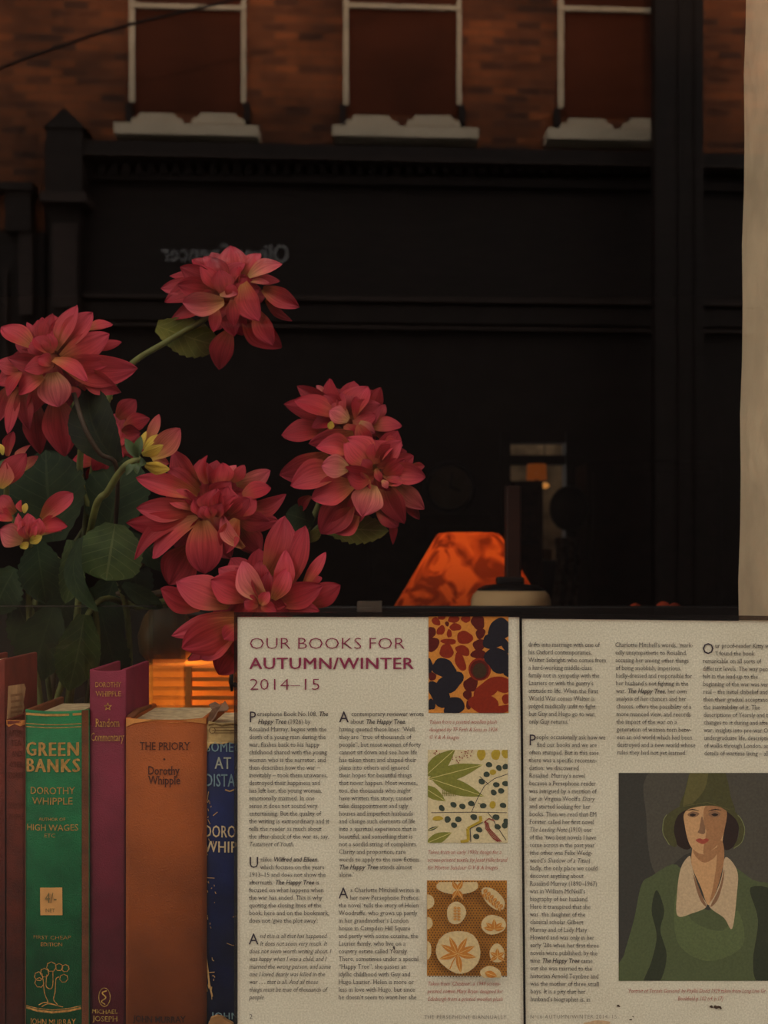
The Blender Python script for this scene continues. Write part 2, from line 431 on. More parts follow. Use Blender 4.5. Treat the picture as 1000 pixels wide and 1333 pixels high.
c0 = P(683,700,6.2)
t = thing('bookcase', 'tall dark brown bookcase standing in the doorway', 'bookcase', (c0.x, 6.2, 0))
b = MB(); x0, x1, zt = P(661,0,6.2).x, P(702,0,6.2).x, P(0,629,6.2).z
b.box((x0,6.05,0),(x0+.02,6.35,zt)); b.box((x1-.02,6.05,0),(x1,6.35,zt)); b.box((x0,6.33,0),(x1,6.35,zt)); b.box((x0,6.05,zt-.02),(x1,6.35,zt))
b.build('carcass', mat('brown_bookcase_wood', S(82,50,36), .6, .15, 8), t)
for zz in (zt-.30, zt-.58, zt-.86, zt-1.15): MB().box((x0+.02,6.06,zz),(x1-.02,6.33,zz+.018)).build('shelf', M['dark_wood'], t)
MB().box((x0+.022,6.08,.04),(x1-.022,6.32,zt-.022)).build('row_of_spines', mat('brown_book_spines', S(74,42,30), .7, .3, 30), t)
# little lamp on the bookcase
lp = P(702,622,6.18)
t = thing('table_lamp', 'tiny orange shaded lamp glowing on top of the dark bookcase', 'lamp', (lp.x, lp.y, zt))
m_, nt, bs = new_mat('glowing_orange_shade'); bs.inputs['Base Color'].default_value=(.5,.12,.02,1); bs.inputs['Emission Color'].default_value=(1,.22,.03,1); bs.inputs['Emission Strength'].default_value=.11
MB().lathe((lp.x-.012,lp.y,zt+.015), [(.05,0),(.046,.075)], 24).build('lamp_shade', m_, t, True)
MB().lathe((lp.x-.012,lp.y,zt), [(.03,0),(.03,.006),(.008,.012),(.008,.03)], 16).build('base', M['black_wood'], t)
m2, nt, bs = new_mat('glowing_warm_bulb'); bs.inputs['Base Color'].default_value=(.8,.4,.1,1); bs.inputs['Emission Color'].default_value=(1,.38,.08,1); bs.inputs['Emission Strength'].default_value=.5
bb = P(709,632,7.0); t = thing('hanging_bulb', 'small warm bulb glowing in the lit doorway', 'lamp', bb)
MB().ball(bb, .026, sq=(1,1,.62)).build('bulb', m2, t, True)
MB().tube([bb+Vector((0,0,.016)), Vector((bb.x,bb.y,2.899))], .003).build('cord', M['black_wood'], t)
tb = P(706,722,6.9)
M['tan'] = mat('tan_card', S(190,130,70), .7, .1, 9)
tag(MB().box((tb.x-.045,6.85,tb.z-.03),(tb.x+.045,6.95,tb.z+.03)).build('card_box', M['tan']), 'small tan box on the plinth inside the lit doorway', 'box')
tag(MB().box((tb.x-.10,6.75,0),(tb.x+.10,7.05,tb.z-.031)).build('plinth', M['dark_wood'], bevel=.006), 'dark plinth inside the lit doorway carrying a tan box', 'plinth')
# draped cloth by the doorway
t = thing('draped_cloth', 'dim grey patterned cloth hanging beside the lit doorway', 'cloth', (P(736,0,5.4).x, 5.4, 0))
cl = MB(); cols, rws = 24, 30; g = []
for i in range(rws+1):
    py = 700+(800-700)*i/rws*1.6
    for j in range(cols+1):
        u = j/cols; px = 722+6*math.sin(i*.25)*.4+30*u
        p = P(px, py, 5.4); p.y += .03*math.sin(u*16+i*.1); g.append(p)
cl.add(g, [(i*(cols+1)+j, i*(cols+1)+j+1, (i+1)*(cols+1)+j+1, (i+1)*(cols+1)+j) for i in range(rws) for j in range(cols)])
o = cl.build('cloth_folds', mat('grey_patterned_cloth', S(120,108,98), .9, .35, 35), t, True)
so = o.modifiers.new('thick', 'SOLIDIFY'); so.thickness = .006
hp = P(741,662,5.42); hz = P(0,700,5.4).z
MB().tube([Vector((hp.x,5.42,0)), Vector((hp.x,5.42,hz+.05))], .016).build('stand', M['black_wood'], t)
k_ = MB(); k_.ball(hp, .085, sq=(1,.9,1.15)); k_.build('hood', M['black_wood'], t, True)
# dim rear cabinets
def cab(x0, x1, top, Y, label, ty=.35):
    a, c_ = P(x0,0,Y).x, P(x1,0,Y).x; zt_ = P(0,top,Y).z
    t = thing('cabinet', label, 'cabinet', ((a+c_)/2, Y, 0))
    MB().box((a,Y,0),(c_,Y+ty,zt_)).build('body', M['dark_wood'], t, bevel=.008)
    mid = (a+c_)/2
    for q0, q1 in ((a+.02,mid-.006),(mid+.006,c_-.02)):
        d = MB().box((q0,Y-.018,.1),(q1,Y,zt_-.05)).build('door', M['dark_wood'], t, bevel=.006)
        MB().ball(((q1-.03) if q1<mid else (q0+.03),Y-.03,zt_*.6), .012).build('knob', M['black_wood'], d, True)
cab(765, 940, 600, 5.6, 'dark tall cabinet at the right of the dim shop interior')
cab(480, 640, 670, 6.0, 'dark low cabinet below the clock on the back wall')

# ------------------------------------------------------------------ window bed: board, lampshade, round box
bz = P(0,789,1.40).z
tag(MB().box((-1.2,1.40,1.137),(.62,1.42,bz)).build('backboard', M['black_wood'], bevel=.002), 'low black board closing the back of the window bed', 'board')
t = thing('table', 'dark table behind the window board carrying the orange lamp', 'table', (.25,2.05,0))
tz = P(0,812,1.8).z
MB().box((-.15,1.62,tz-.03),(.66,2.5,tz)).build('tabletop', M['dark_wood'], t, bevel=.003)
for x_, y_ in ((-.11,1.66),(.62,1.66),(-.11,2.46),(.62,2.46)): MB().box((x_-.025,y_-.025,0),(x_+.025,y_+.025,tz-.03)).build('leg', M['dark_wood'], t)
def shade_mat():
    m, nt, b = new_mat('printed_orange_shade_fabric')
    tc = N(nt,'ShaderNodeTexCoord'); vo = N(nt,'ShaderNodeTexNoise'); vo.inputs['Scale'].default_value=17; vo.inputs['Detail'].default_value=1.5; vo.inputs['Distortion'].default_value=2.2
    nt.links.new(tc.outputs['Object'], vo.inputs[0])
    r = N(nt,'ShaderNodeValToRGB'); e = r.color_ramp.elements
    e[0].position=.40; e[0].color=(.30,.045,.010,1); e[1].position=.56; e[1].color=(.85,.17,.030,1)
    x = e.new(.49); x.color=(.62,.10,.018,1)
    nt.links.new(vo.outputs['Fac'], r.inputs[0]); nt.links.new(r.outputs[0], b.inputs['Base Color']); b.inputs['Roughness'].default_value=.85
    tr = N(nt,'ShaderNodeBsdfTranslucent'); nt.links.new(r.outputs[0], tr.inputs[0])
    mx = N(nt,'ShaderNodeMixShader'); mx.inputs[0].default_value=.55
    out = [n for n in nt.nodes if n.type=='OUTPUT_MATERIAL'][0]
    nt.links.new(b.outputs[0], mx.inputs[1]); nt.links.new(tr.outputs[0], mx.inputs[2]); nt.links.new(mx.outputs[0], out.inputs[0])
    return m
LY = 2.0
lc = P(596,815,LY)
t = thing('table_lamp', 'orange floral lampshade tapering upward behind the black window board', 'lamp', (lc.x, LY, tz))
# round tapered shade
lx = P(613,0,LY).x; za, zb_ = P(0,802,LY).z, P(0,693,LY).z; k_ = LY/FPX
sh = MB(); sh.lathe((lx,LY+.05,0), [(107*k_,za),(74*k_,za+(zb_-za)*.5),(43*k_,zb_-.003),(40*k_,zb_),(34*k_,zb_+.001)], 48, cap=False)
o = sh.build('lamp_shade', shade_mat(), t, True)
MB().lathe((lx,LY+.05,tz+.0005), [(.05,0),(.05,.01),(.012,.02),(.012,.05)], 20).build('base', M['black_wood'], t)
lamp_light('inner_light', (lx, LY+.05, ZC-.01), 0.34, (1,.55,.22), .02, t)
hY = 1.72
hc = P(671,0,hY)
t = thing('hat_box', 'round cream drum with a black lid in front of the orange lampshade', 'box', (hc.x, hY+.06, tz))
k_ = hY/FPX; z0 = tz+.0005; zz = lambda y: P(0,y,hY).z-z0
MB().lathe((hc.x,hY+.06,z0), [(53*k_,0),(54*k_,.02),(53.5*k_,zz(782)),(51*k_,zz(775)),(45*k_,zz(769)),(38*k_,zz(765.5)),(30*k_,zz(764))], 48).build('drum', mat('cream_card', S(222,188,138), .7, .05, 15), t, True)
MB().lathe((hc.x,hY+.06,z0), [(46*k_,zz(769.5)),(44*k_,zz(766.5)),(34*k_,zz(762)),(8*k_,zz(760))], 40).build('lid', M['black_wood'], t, True)
kb = P(670,757,hY); MB().box((kb.x-.019,hY+.045,z0+zz(761)),(kb.x+.019,hY+.075,z0+zz(751))).build('knob', M['black_wood'], t, bevel=.003)
u0, u1 = P(659,0,1.86).x, P(679,0,1.86).x
tag(MB().box((u0,1.86,tz+.0005),(u1,1.89,P(0,632,1.86).z)).build('upright_post', mat('dark_brown_post_wood', S(64,36,26), .6, .15, 20), bevel=.003), 'dark brown upright post in front of the orange lampshade, behind the cream drum', 'post')
# black post beside the shade, small orange thing at the right
orr = P(854,789,1.7)
M['or'] = mat('dull_orange_fabric', S(190,70,32), .8, .25, 30)
b = MB(); 
for q in range(9):
    a = q*.7; b.ball(orr+Vector((.018*math.cos(a)*(q%3)/1.2, .012*math.sin(a), -.02+.012*math.sin(q*1.7))), .012, sq=(1,.8,1.2))
b.tube([orr+Vector((0,0,-.02)), Vector((orr.x,1.7,tz))], .004)
# it stands in a small pot on a shelf end
tag(b.build('dried_flower_head', M['or'], None, True), 'small dull orange flower head showing above the black board at right', 'flower')
tag(MB().box((orr.x-.10,1.5,0),(orr.x+.10,1.7,tz-.0005)).build('stool', M['dark_wood'], bevel=.004), 'dark stool end under the small orange flower head', 'stool') if False else None
cp = P(482,792,1.33)
b = MB(); x0, x1 = P(465,0,1.33).x, P(497,0,1.33).x
b.box((x0,1.33,1.2),(x1,1.335,P(0,783,1.33).z)); b.box((x0,1.335,P(0,786,1.33).z-.002),(x1,1.40,P(0,784,1.33).z)); b.box((x0+.002,1.326,P(0,796,1.33).z),(x1-.01,1.33,P(0,791,1.33).z))
b.box((x0,1.31,1.137),(x1,1.40,1.2))
tag(b.build('metal_bracket', mat('grey_metal', S(98,88,78), .5, .1, 20)), 'small grey bracket clipped to the black board above the notice', 'bracket')

# orange slatted box behind the books; its glow comes from an added inner light
sx0, sx1 = P(190,0,1.2).x, P(330,0,1.2).x; sz0, sz1 = 1.137, P(0,868,1.2).z
t = thing('slatted_box', 'orange slatted box standing behind the books, made to glow by an added light', 'lamp', ((sx0+sx1)/2,1.25,1.137))
m_, nt, bs = new_mat('backlit_amber_paper'); bs.inputs['Base Color'].default_value=(.8,.36,.10,1); bs.inputs['Roughness'].default_value=.9
tr = N(nt,'ShaderNodeBsdfTranslucent'); tr.inputs[0].default_value=(.9,.36,.08,1); mx = N(nt,'ShaderNodeMixShader'); mx.inputs[0].default_value=.6
out = [n for n in nt.nodes if n.type=='OUTPUT_MATERIAL'][0]
nt.links.new(bs.outputs[0], mx.inputs[1]); nt.links.new(tr.outputs[0], mx.inputs[2]); nt.links.new(mx.outputs[0], out.inputs[0])
MB().box((sx0,1.205,sz0),(sx1,1.31,sz1)).build('paper_box', m_, t)
lamp_light('inner_light', (sx0+.022,1.255,P(0,905,1.2).z), .17, (1,.55,.2), .012, t)  # light added inside so the slats look lamp-lit
M['amberwood'] = mat('amber_wood', S(205,122,52), .6, .12, 30)
b = MB(); z_ = sz1
while z_ > sz0+.01:
    b.box((sx0+.042,1.199,z_-.0045),(sx1+.002,1.2045,z_-.0012)); z_ -= .0088
b.build('slats', M['amberwood'], t)
b = MB(); b.box((sx0+.036,1.197,sz0),(sx0+.043,1.2045,sz1)); b.build('frame', M['amberwood'], t)
# brown jug standing on it
jc = P(216,0,1.255); jz = sz1+.0005
t = thing('jug', 'dull brown jug half hidden behind the vase edge, above the glowing box', 'jug', (jc.x,1.257,jz))
MB().lathe((jc.x,1.257,jz), [(.018,0),(.026,.010),(.028,.026),(.022,.045),(.014,.055),(.016,.062)], 28).build('body', mat('brown_glaze', S(96,66,42), .35, .15, 14), t, True)
MB().tube(spline([(jc.x+.020,1.257,jz+.047),(jc.x+.037,1.257,jz+.045),(jc.x+.039,1.257,jz+.030),(jc.x+.026,1.257,jz+.016)]), .003).build('handle', M['dark_wood'], t, True)
hk = P(302,886,1.17)
b = MB(); b.tube(spline([P(330,893,1.17), P(312,892,1.17), P(304,891,1.17)]), .0022); b.tube([P(301.5,876,1.17), P(301,888,1.17), P(302,900,1.17)], [.002,.0025,.001])
b.tube([P(330,893,1.17), Vector((P(330,0,1.17).x,1.17,1.137))], .0022)
tag(b.build('hook', M['black_wood'], None, True), 'small black hook stand in front of the glowing slats', 'hook')

# ------------------------------------------------------------------ books
YS = .866
M['block'] = mat('yellowed_page_edges', S(196,172,132), .9, .2, 160)
BOT = 1.1375
def spine_y(px, x0, x1, Y, bulge):
    u = (px-(x0+x1)/2)/((x1-x0)/2); return Y - bulge*(1-min(1,u*u))
def book(name, label, x0, x1, top, Y, depth, m_sp, m_bd, bulge=.0025, ptop=4, btop=None, lean=0.0, block=None):
    """spine px span, top row; boards run back from the spine"""
    X0, X1 = P(x0,0,Y).x, P(x1,0,Y).x; zt = P(0,top,Y).z; w = X1-X0
    t = thing(name, label, 'book', ((X0+X1)/2, Y+depth/2, BOT), 'old books standing behind the window')
    K = 16; v = []
    for i in range(K+1):
        px = x0+(x1-x0)*i/K; y = spine_y(px,x0,x1,Y,bulge); x = P(px,0,Y).x
        sag = -.0012*(1-(2*i/K-1)**2)                      # slightly worn, dipped head
        v += [(x,y,BOT),(x,y,zt+sag-.0012),(x,y+.0008,zt+sag),(x,y+.0022,zt+sag-.0006),(x,y+.0022,BOT)]
    f = [(i*5+a, (i+1)*5+a, (i+1)*5+(a+1)%5, i*5+(a+1)%5) for i in range(K) for a in range(5)] + [(0,1,2,3,4),(K*5+4,K*5+3,K*5+2,K*5+1,K*5)]
    MB().add(v, f).build('spine', m_sp, t, True)
    bt = min(.0032, w*.16)
    for a0, a1 in ((X0,X0+bt),(X1-bt,X1)):
        MB().box((a0,Y+.0006,BOT),(a1,Y+depth,zt)).build('board', m_bd, t, bevel=.0009)
    if w-2*bt > .004:
        MB().box((X0+bt+.0002,Y+.0024,BOT+.002),(X1-bt-.0002,Y+depth-.004,zt-ptop*.001)).build('page_block', block or M['block'], t)
    mf = lambda px, py, o=.0004: (lambda y: Vector((P(px,0,Y).x, y-o, P(0,py,Y).z)))(spine_y(px,x0,x1,Y,bulge))
    return t, mf
def line_px(mb, mf, pts, wd, m=0, o=.0004):
    """thin stroke drawn on a spine"""
    for (a, b_), (c_, d) in zip(pts, pts[1:]):
        L = math.hypot(c_-a, d-b_) or 1; nx, ny = -(d-b_)/L*wd/2, (c_-a)/L*wd/2
        mb.add([mf(a+nx,b_+ny,o), mf(c_+nx,d+ny,o), mf(c_-nx,d-ny,o), mf(a-nx,b_-ny,o)], [(0,1,2,3)], m)
def arc(cx, cy, rx, ry, a0=0, a1=360, n=24, wob=0, k=6):
    return [(cx+rx*(1+wob*math.sin(k*math.radians(a0+(a1-a0)*i/n)))*math.cos(math.radians(a0+(a1-a0)*i/n)), cy+ry*(1+wob*math.sin(k*math.radians(a0+(a1-a0)*i/n)))*math.sin(math.radians(a0+(a1-a0)*i/n))) for i in range(n+1)]
gilt = mat('dulled_gilt', S(186,142,74), .55, .18, 400, metallic=.25)
gilt2 = mat('rubbed_gilt', S(196,148,76), .5, .3, 500, metallic=.3)
m_red = mat('dark_red_brown_cloth', S(100,36,22), .75, .18, 40, .35, 900)
m_rust = mat('rust_brown_cloth', S(100,36,17), .75, .22, 50, .35, 900)
m_green = mat('green_cloth', S(22,108,62), .7, .16, 45, .3, 1100)
m_brown = mat('worn_brown_edge', S(104,56,27), .75, .2, 60, .3, 900)
m_purple = mat('plum_cloth', S(120,35,54), .7, .13, 40, .3, 1100)
m_tan = mat('tan_brown_cloth', S(160,80,27), .75, .13, 24, .35, 1000)
m_blue = mat('navy_blue_jacket', S(8,29,86), .55, .2, 40, .1, 400)

t, mf = book('tall_book', 'tall dark red-brown book cut off by the left edge, torn label on its cover', -42, 6, 858, YS, .082, m_red, m_red)
# torn paper label on its right-hand cover
X1 = P(6,0,YS).x
lab = MB(); yz = [(.008,893),(.046,890),(.050,896),(.047,905),(.044,914),(.046,921),(.040,933),(.004,940),(.006,920)]
lab.prism([Vector((X1+.0004,YS+a,P(0,b_,YS+a).z)) for a, b_ in yz], (-.0003,0,0)); lab.build('paper_label', mat('stained_paper_label', S(176,134,92), .9, .25, 60), t)
lt = MB()
for row, tx in ((905,'LIBRARY'),(918,'BOOKS')):
    text_px(lt, [(tx,'p')], 0, 0, 1, 1, lambda x, y: Vector((x,0,-y)), x1=1.0) if False else None
for r0 in (904,912,920,926):
    lt.add([Vector((X1+.0007,YS+.012,P(0,r0,YS+.012).z)),Vector((X1+.0007,YS+.040,P(0,r0-2,YS+.040).z)),Vector((X1+.0007,YS+.040,P(0,r0+1,YS+.040).z)),Vector((X1+.0007,YS+.012,P(0,r0+3,YS+.012).z))], [(0,1,2,3)])
lt.build('label_print', ink(140,100,66), t)

t, mf = book('thin_book', 'thin rust brown book with rubbed dark lettering, left of the green one', 8, 34, 936, YS+.001, .088, m_rust, m_rust, .0016, 5)
lt = MB()
for s_, yb, a0, a1 in (('AFTER',957,12,30),('TEA',970,15,29),('AND',984,16,29),('OTHER',998,14,30),('STORIES',1012,11.5,31),('DOROTHY',1052,11.5,31),('WHIPPLE',1066,12,31)):
    text_px(lt, [(s_,'h')], a0, yb, 7.5, 1, mf, x1=a1)
line_px(lt, mf, arc(22,1030,1,1,n=8), 1.2)
lt.build('lettering', ink(84,34,18), t)
wr = MB(); wr.add([mf(8.5,937,.0003),mf(33,937,.0003),mf(33,943,.0003),mf(27,945,.0003),mf(20,942,.0003),mf(12,946,.0003),mf(8.5,943,.0003)], [tuple(range(7))]); wr.build('worn_head', ink(176,110,54), t)

t, mf = book('green_book', 'green cloth book with gilt art deco title and gilt tree on its spine', 33, 116, 923, YS-.001, .092, m_green, m_brown, .0040, 5)
lt = MB()
T = lambda s_, st, a0, a1, yb, cap, m=0: text_px(lt, [(s_,st)], a0, yb, cap, 1, mf, m, x1=a1)
T('GREEN','D',34.5,104,983,18.5); T('BANKS','D',35,105.5,1004,18)
lt.build('title_lettering', gilt, t); lt = MB()
T('DOROTHY','p',41,99,1032.5,9.5); T('WHIPPLE','p',43,96,1046,9.5)
T('AUTHOR OF','p',52,87,1067,4.2); T('HIGH WAGES','p',36,103,1080,8.6); T('ETC','p',60,74,1088.5,5.2)
lt.build('author_lettering', gilt, t); lt = MB()
line_px(lt, mf, [(34,941.5),(60,942.5),(80,942.5),(106.5,941.5)], 1.1); line_px(lt, mf, [(34,945.5),(60,946.5),(80,946.5),(106.5,945.5)], 1.1)
line_px(lt, mf, [(34,929),(60,930),(80,930),(107,929)], 3.0)
lt.build('gilt_rules', gilt, t); lt = MB()
T('FIRST CHEAP','s',45,94,1220.5,4.8,1); T('EDITION','p',55,83,1229.5,5,1); lt.build('edition_lettering', gilt2, t); lt = MB(); T('JOHN MURRAY','p',40,100,1332,8.5)
lt.build('publisher_lettering', gilt2, t); lt = MB()
for cx, cy, r_ in ((69,1256,6),(79,1256.5,4.5),(87,1258,4.5),(60,1264,5.5),(52,1269,5.5),(53,1277,6),(85,1271,5)): line_px(lt, mf, arc(cx,cy,r_,r_,0,360,28,.08,7), .9, 1)
for pts in ([(58,1272),(60,1290),(64,1300),(64,1304)], [(63,1266),(62,1280),(65,1284),(69,1284),(71,1278),(71,1262)], [(79,1269),(75,1272),(74,1288),(72,1298),(77,1305)], [(52,1306),(60,1302.5),(70,1304),(76,1306)], [(56,1308),(66,1304),(84,1308)]):
    line_px(lt, mf, [tuple(q)[:2] for q in spline([(a,b_,0) for a,b_ in pts], 5)], 1.0, 1)
line_px(lt, mf, [(34.5,1308.5),(50,1310.5),(70,1312.0),(90,1310.5),(106.5,1308)], 1.0, 1); line_px(lt, mf, [(34.5,1311),(50,1313.5),(70,1315),(90,1313.5),(106.5,1311)], 2.8, 1)
lt.build('gilt_tree_drawing', [gilt, gilt2], t)
hg = MB(); K = 8
for y0, y1 in ((924,1345),): 
    v = []
    for i in range(K+1): px = 107.5+8.3*i/K; v += [mf(px,y0,.0005), mf(px,y1,.0005)]
    hg.add(v, [(2*i,2*i+2,2*i+3,2*i+1) for i in range(K)])
line_px(hg, mf, [(33.4,926),(33.4,1345)], 1.0, 0, .0006)
hg.build('brown_hinge', m_brown, t)
st = MB(); st.prism([mf(54,1154,.0006),mf(83,1153.5,.0006),mf(83.3,1189,.0006),mf(54.5,1189.5,.0006)], (0,.0004,0)); so_ = st.build('price_sticker', mat('tan_price_sticker', S(206,150,86), .8, .1, 60), t)
pt = MB(); mfs = lambda a, b_: mf(a,b_,.0009)
text_px(pt, [('4/-','p')], 61, 1173, 14, 1, mfs, x1=76); text_px(pt, [('NET','p')], 62, 1185, 5, 1, mfs, x1=74); pt.build('price', ink(110,96,58), so_)

t, mf = book('plum_book', 'tall plum cloth book with gilt title between the green and tan books', 117, 164, 871, YS+.001, .086, m_purple, m_purple, .0022, 7)
lt = MB(); T = lambda s_, st, a0, a1, yb, cap, m=0: text_px(lt, [(s_,st)], a0, yb, cap, 1, mf, m, x1=a1)
T('DOROTHY','q',125,158.5,894,6.8); T('WHIPPLE','q',125,158,906,6.8)
lt.build('author_lettering', gilt2, t); lt = MB()
sp = [(141.5+(5 if i%2==0 else 2)*math.sin(i*math.pi/5), 919.5-(5 if i%2==0 else 2)*math.cos(i*math.pi/5)) for i in range(11)]; line_px(lt, mf, sp, 1)
T('Random','q',125,156.5,945.5,11); T('Commentary','q',119,162,964,11)
lt.build('title_lettering', gilt2, t); lt = MB()
line_px(lt, mf, arc(137,1296.5,7.5,12), .9, 1); line_px(lt, mf, [(a,b_) for a,b_,_ in spline([(140,1288,0),(134,1291,0),(139,1297,0),(133,1302,0),(138,1306,0)],5)], 1.6, 1)
lt.build('emblem', [gilt2, gilt2], t); lt = MB()
T('MICHAEL','q',120,154,1318,5.5,1); T('JOSEPH','q',121,154,1328,7,1)
lt.build('publisher_lettering', [gilt2, gilt2], t)

t, mf = book('thick_book', 'thick tan brown cloth book with a dark printed title, right of the plum book', 164, 269, 934, YS-.001, .098, m_tan, m_tan, .0045, 3)
lt = MB(); T = lambda s_, st, a0, a1, yb, cap, m=0: text_px(lt, [(s_,st)], a0, yb, cap, 1, mf, m, x1=a1)
T('THE PRIORY','q',183,249,975,10.5); lt.build('title_lettering', ink(76,42,30), t); lt = MB(); line_px(lt, mf, arc(215.5,987,.8,.8,n=10), 1.6); T('Dorothy','h',194.5,235.5,1007,11.5); T('Whipple','h',194,236,1019.5,11.5); lt.build('author_lettering', ink(76,42,30), t); lt = MB(); T('JOHN MURRAY','h',174,243,1328,8.2)
lt.build('publisher_lettering', ink(48,26,20), t)
wr = MB(); wr.add([mf(164.6,935,.0004),mf(200,935.5,.0004),mf(240,936,.0004),mf(268.5,935,.0004),mf(268.5,942,.0004),mf(250,939,.0004),mf(225,940,.0004),mf(190,938.5,.0004),mf(175,941,.0004),mf(164.6,946,.0004)], [tuple(range(10))]); wr.build('worn_head', ink(198,134,72), t)
fl = MB(); fl.tube([P(196,919,.90), P(180,925,.885), P(168,935,.868)], [.0012,.002,.0024]); fl.build('frayed_corner', m_brown, t, True)

t, mf = book('blue_book', 'navy blue jacketed book with a torn head, partly behind the left notice', 266, 338, 949, YS+.001, .09, m_blue, m_blue, .0026, -2)
lt = MB(); T = lambda s_, st, a0, a1, yb, cap, m=0: text_px(lt, [(s_,st)], a0, yb, cap, 1, mf, m, x1=a1)
T('SOMEONE','S',268.5,335,978,13,1); T('AT A','S',280,318,1000,16,2); T('DISTANCE','S',268,335,1023,17,1); JI = [ink(214,192,150), ink(120,150,160), ink(170,176,160)]; lt.build('title_lettering', JI, t); lt = MB(); T('DOROTHY','S',266.5,336,1089,16,0); T('WHIPPLE','S',266,335,1108.5,15,0); lt.build('author_lettering', JI, t); lt = MB(); T('JOHN','S',275,311,1325,9,1); T('MURRAY','S',272,325,1337,9,1)
lt.build('publisher_lettering', JI, t)
hd = MB()
hd.add([mf(267.3,943,.0007),mf(300,942.5,.0007),mf(337,944,.0007),mf(337,967,.0007),mf(320,966,.0007),mf(306,967,.0007),mf(300,965.5,.0007),mf(290,968,.0007),mf(280,967,.0007),mf(274,968.5,.0007),mf(268.5,980,.0007),mf(267.3,966,.0007)], [tuple(range(12))])
hd.prism([mf(270,950,.0007),mf(300,949,.0012),mf(337,950,.0007),mf(337,941,.0007),mf(300,941,.0007),mf(283,942,.0007),mf(272,939,.0007)], (0,.004,0))
hd.build('exposed_cream_spine', mat('yellowed_cream_cloth', S(196,166,108), .85, .2, 90, .3, 500), t)
ln = MB()
o_ = .0012
for y_ in (946.5, 950.5, 953.5): line_px(ln, mf, [(277,y_),(300,y_-.4),(336,y_)], 1, 0, o_)
line_px(ln, mf, arc(277,950,4,4), 1, 0, o_); line_px(ln, mf, [(272,943.5),(280,941.5),(290,944),(302,942),(312,943.5)], 2.0, 0, o_)
ln.build('head_rules', ink(112,84,44), t)
tn = MB(); tn.add([P(272,918,.90),P(280,914.5,.905),P(288,919,.90),P(293,913,.90),P(298,922,.895),P(296,926,.885),P(284,927,.88),P(280,936,.872),P(272,944,.868),P(269,941,.868),P(273,930,.876),P(276,924,.885)], [tuple(range(12))])
o = tn.build('torn_paper', mat('torn_brown_paper', S(128,96,74), .9, .3, 80), t); so = o.modifiers.new('thick','SOLIDIFY'); so.thickness=.0006
wr = MB(); R2 = random.Random(3)
for pts, wd in (([(262.5,1150),(263.5,1170),(262.8,1200)],1.1),([(263,1235),(266,1255),(269,1280),(273,1296)],2.2),([(262,1262),(264,1275),(266,1290)],1.3),([(268,1030),(266,1042)],1),([(290,1027),(296,1029),(304,1026)],1.8),([(274,1061),(280,1056)],1),([(264,1096),(266,1104),(264,1125)],1.5),([(264,1142),(276,1142)],.8),([(268,1265),(276,1264)],.9),([(300,1192),(309,1189)],.8),([(292,1226),(300,1229),(309,1227)],.7),([(267,1066),(270,1072)],.9)):
    pts = [(a+4.0, b_) for a, b_ in pts]; line_px(wr, mf, pts, wd, 0, .0008)
for q in range(60):
    x_, y_ = 266.8+R2.random()**3*14, R2.uniform(1035,1300); line_px(wr, mf, [(x_,y_),(x_+R2.uniform(-2,2),y_+R2.uniform(1,5))], R2.uniform(.5,1.1), 0, .0008)
wr.build('scuffs', ink(188,150,96), t)
ch = MB(); ch.prism([P(274,1340,.858), *[P(x_,y_,.858) for x_, y_ in ((271,1333),(274,1326),(282,1323),(290,1325),(295,1329),(303,1333),(307,1340))]], (0,.004,0)); ch.build('torn_tail', mat('brown_torn_board', S(170,124,74), .85, .2, 60), t)

# ------------------------------------------------------------------ the two printed notices
YP = .845
mp = lambda o: (lambda px, py: Vector((P(px,0,YP).x, YP-o, P(0,py,YP).z)))
def sheet(name, label, quad, sleeve):
    c_ = P(sum(q[0] for q in quad)/4, 1340, YP)
    t = thing(name, label, 'notice', (c_.x, YP, c_.z))
    g = MB(); n1, n2 = 14, 18; v = []
    for i in range(n2+1):
        for j in range(n1+1):
            u, w = j/n1, i/n2
            x = (quad[0][0]*(1-u)+quad[1][0]*u)*(1-w)+(quad[3][0]*(1-u)+quad[2][0]*u)*w
            y = (quad[0][1]*(1-u)+quad[1][1]*u)*(1-w)+(quad[3][1]*(1-u)+quad[2][1]*u)*w
            v.append(mp(0)(x,y))
    g.add(v, [(i*(n1+1)+j, (i+1)*(n1+1)+j, (i+1)*(n1+1)+j+1, i*(n1+1)+j+1) for i in range(n2) for j in range(n1)])
    o = g.build('paper', M['paper'], t); so = o.modifiers.new('thick','SOLIDIFY'); so.thickness=.0004; so.offset = -1
    s_ = MB()
    for q in sleeve: s_.hexa([mp(.0012)(*p) for p in q], [mp(-.0006)(*p) for p in q])
    s_.build('plastic_sleeve', M['film'], t)
    return t
DK = (72,65,68)
def column(t, rows, x, y0, pitch, xf, caps, mf, name='text_column', cap=6.1, rightslope=0.0, dx=0.0):
    """caps: {row: (letter, indent1, indent2)}"""
    mb = MB(); dl = MB()
    for i, s_ in enumerate(rows):
        if not s_: continue
        ind = 0
        for r0, (L, i1, i2) in caps.items():
            if i == r0: ind = i1
            elif i == r0+1: ind = i2
        yb = y0+i*pitch
        text_px(mb, rich(s_), x+ind+dx*i, yb, cap, xf*(.92 if s_[0] == '_' else 1), lambda a, b_: mf(a, b_+rightslope*(a-x)))
    for r0, (L, i1, i2) in caps.items():
        dl = MB(); text_px(dl, [(L,'p')], x-.3+dx*r0, y0+r0*pitch+8.2, 15.0, .92, lambda a, b_: mf(a, b_+rightslope*(a-x)))
        dl.build('drop_capital', ink(66,58,66), t)
    o = mb.build(name, ink(*DK), t)
mt = mp(.0005)
xf = 1.0
V_, F_, w_ = layout([('childhood shared with the young','n')]); XF = 101.5/(w_*6.1/CAP)

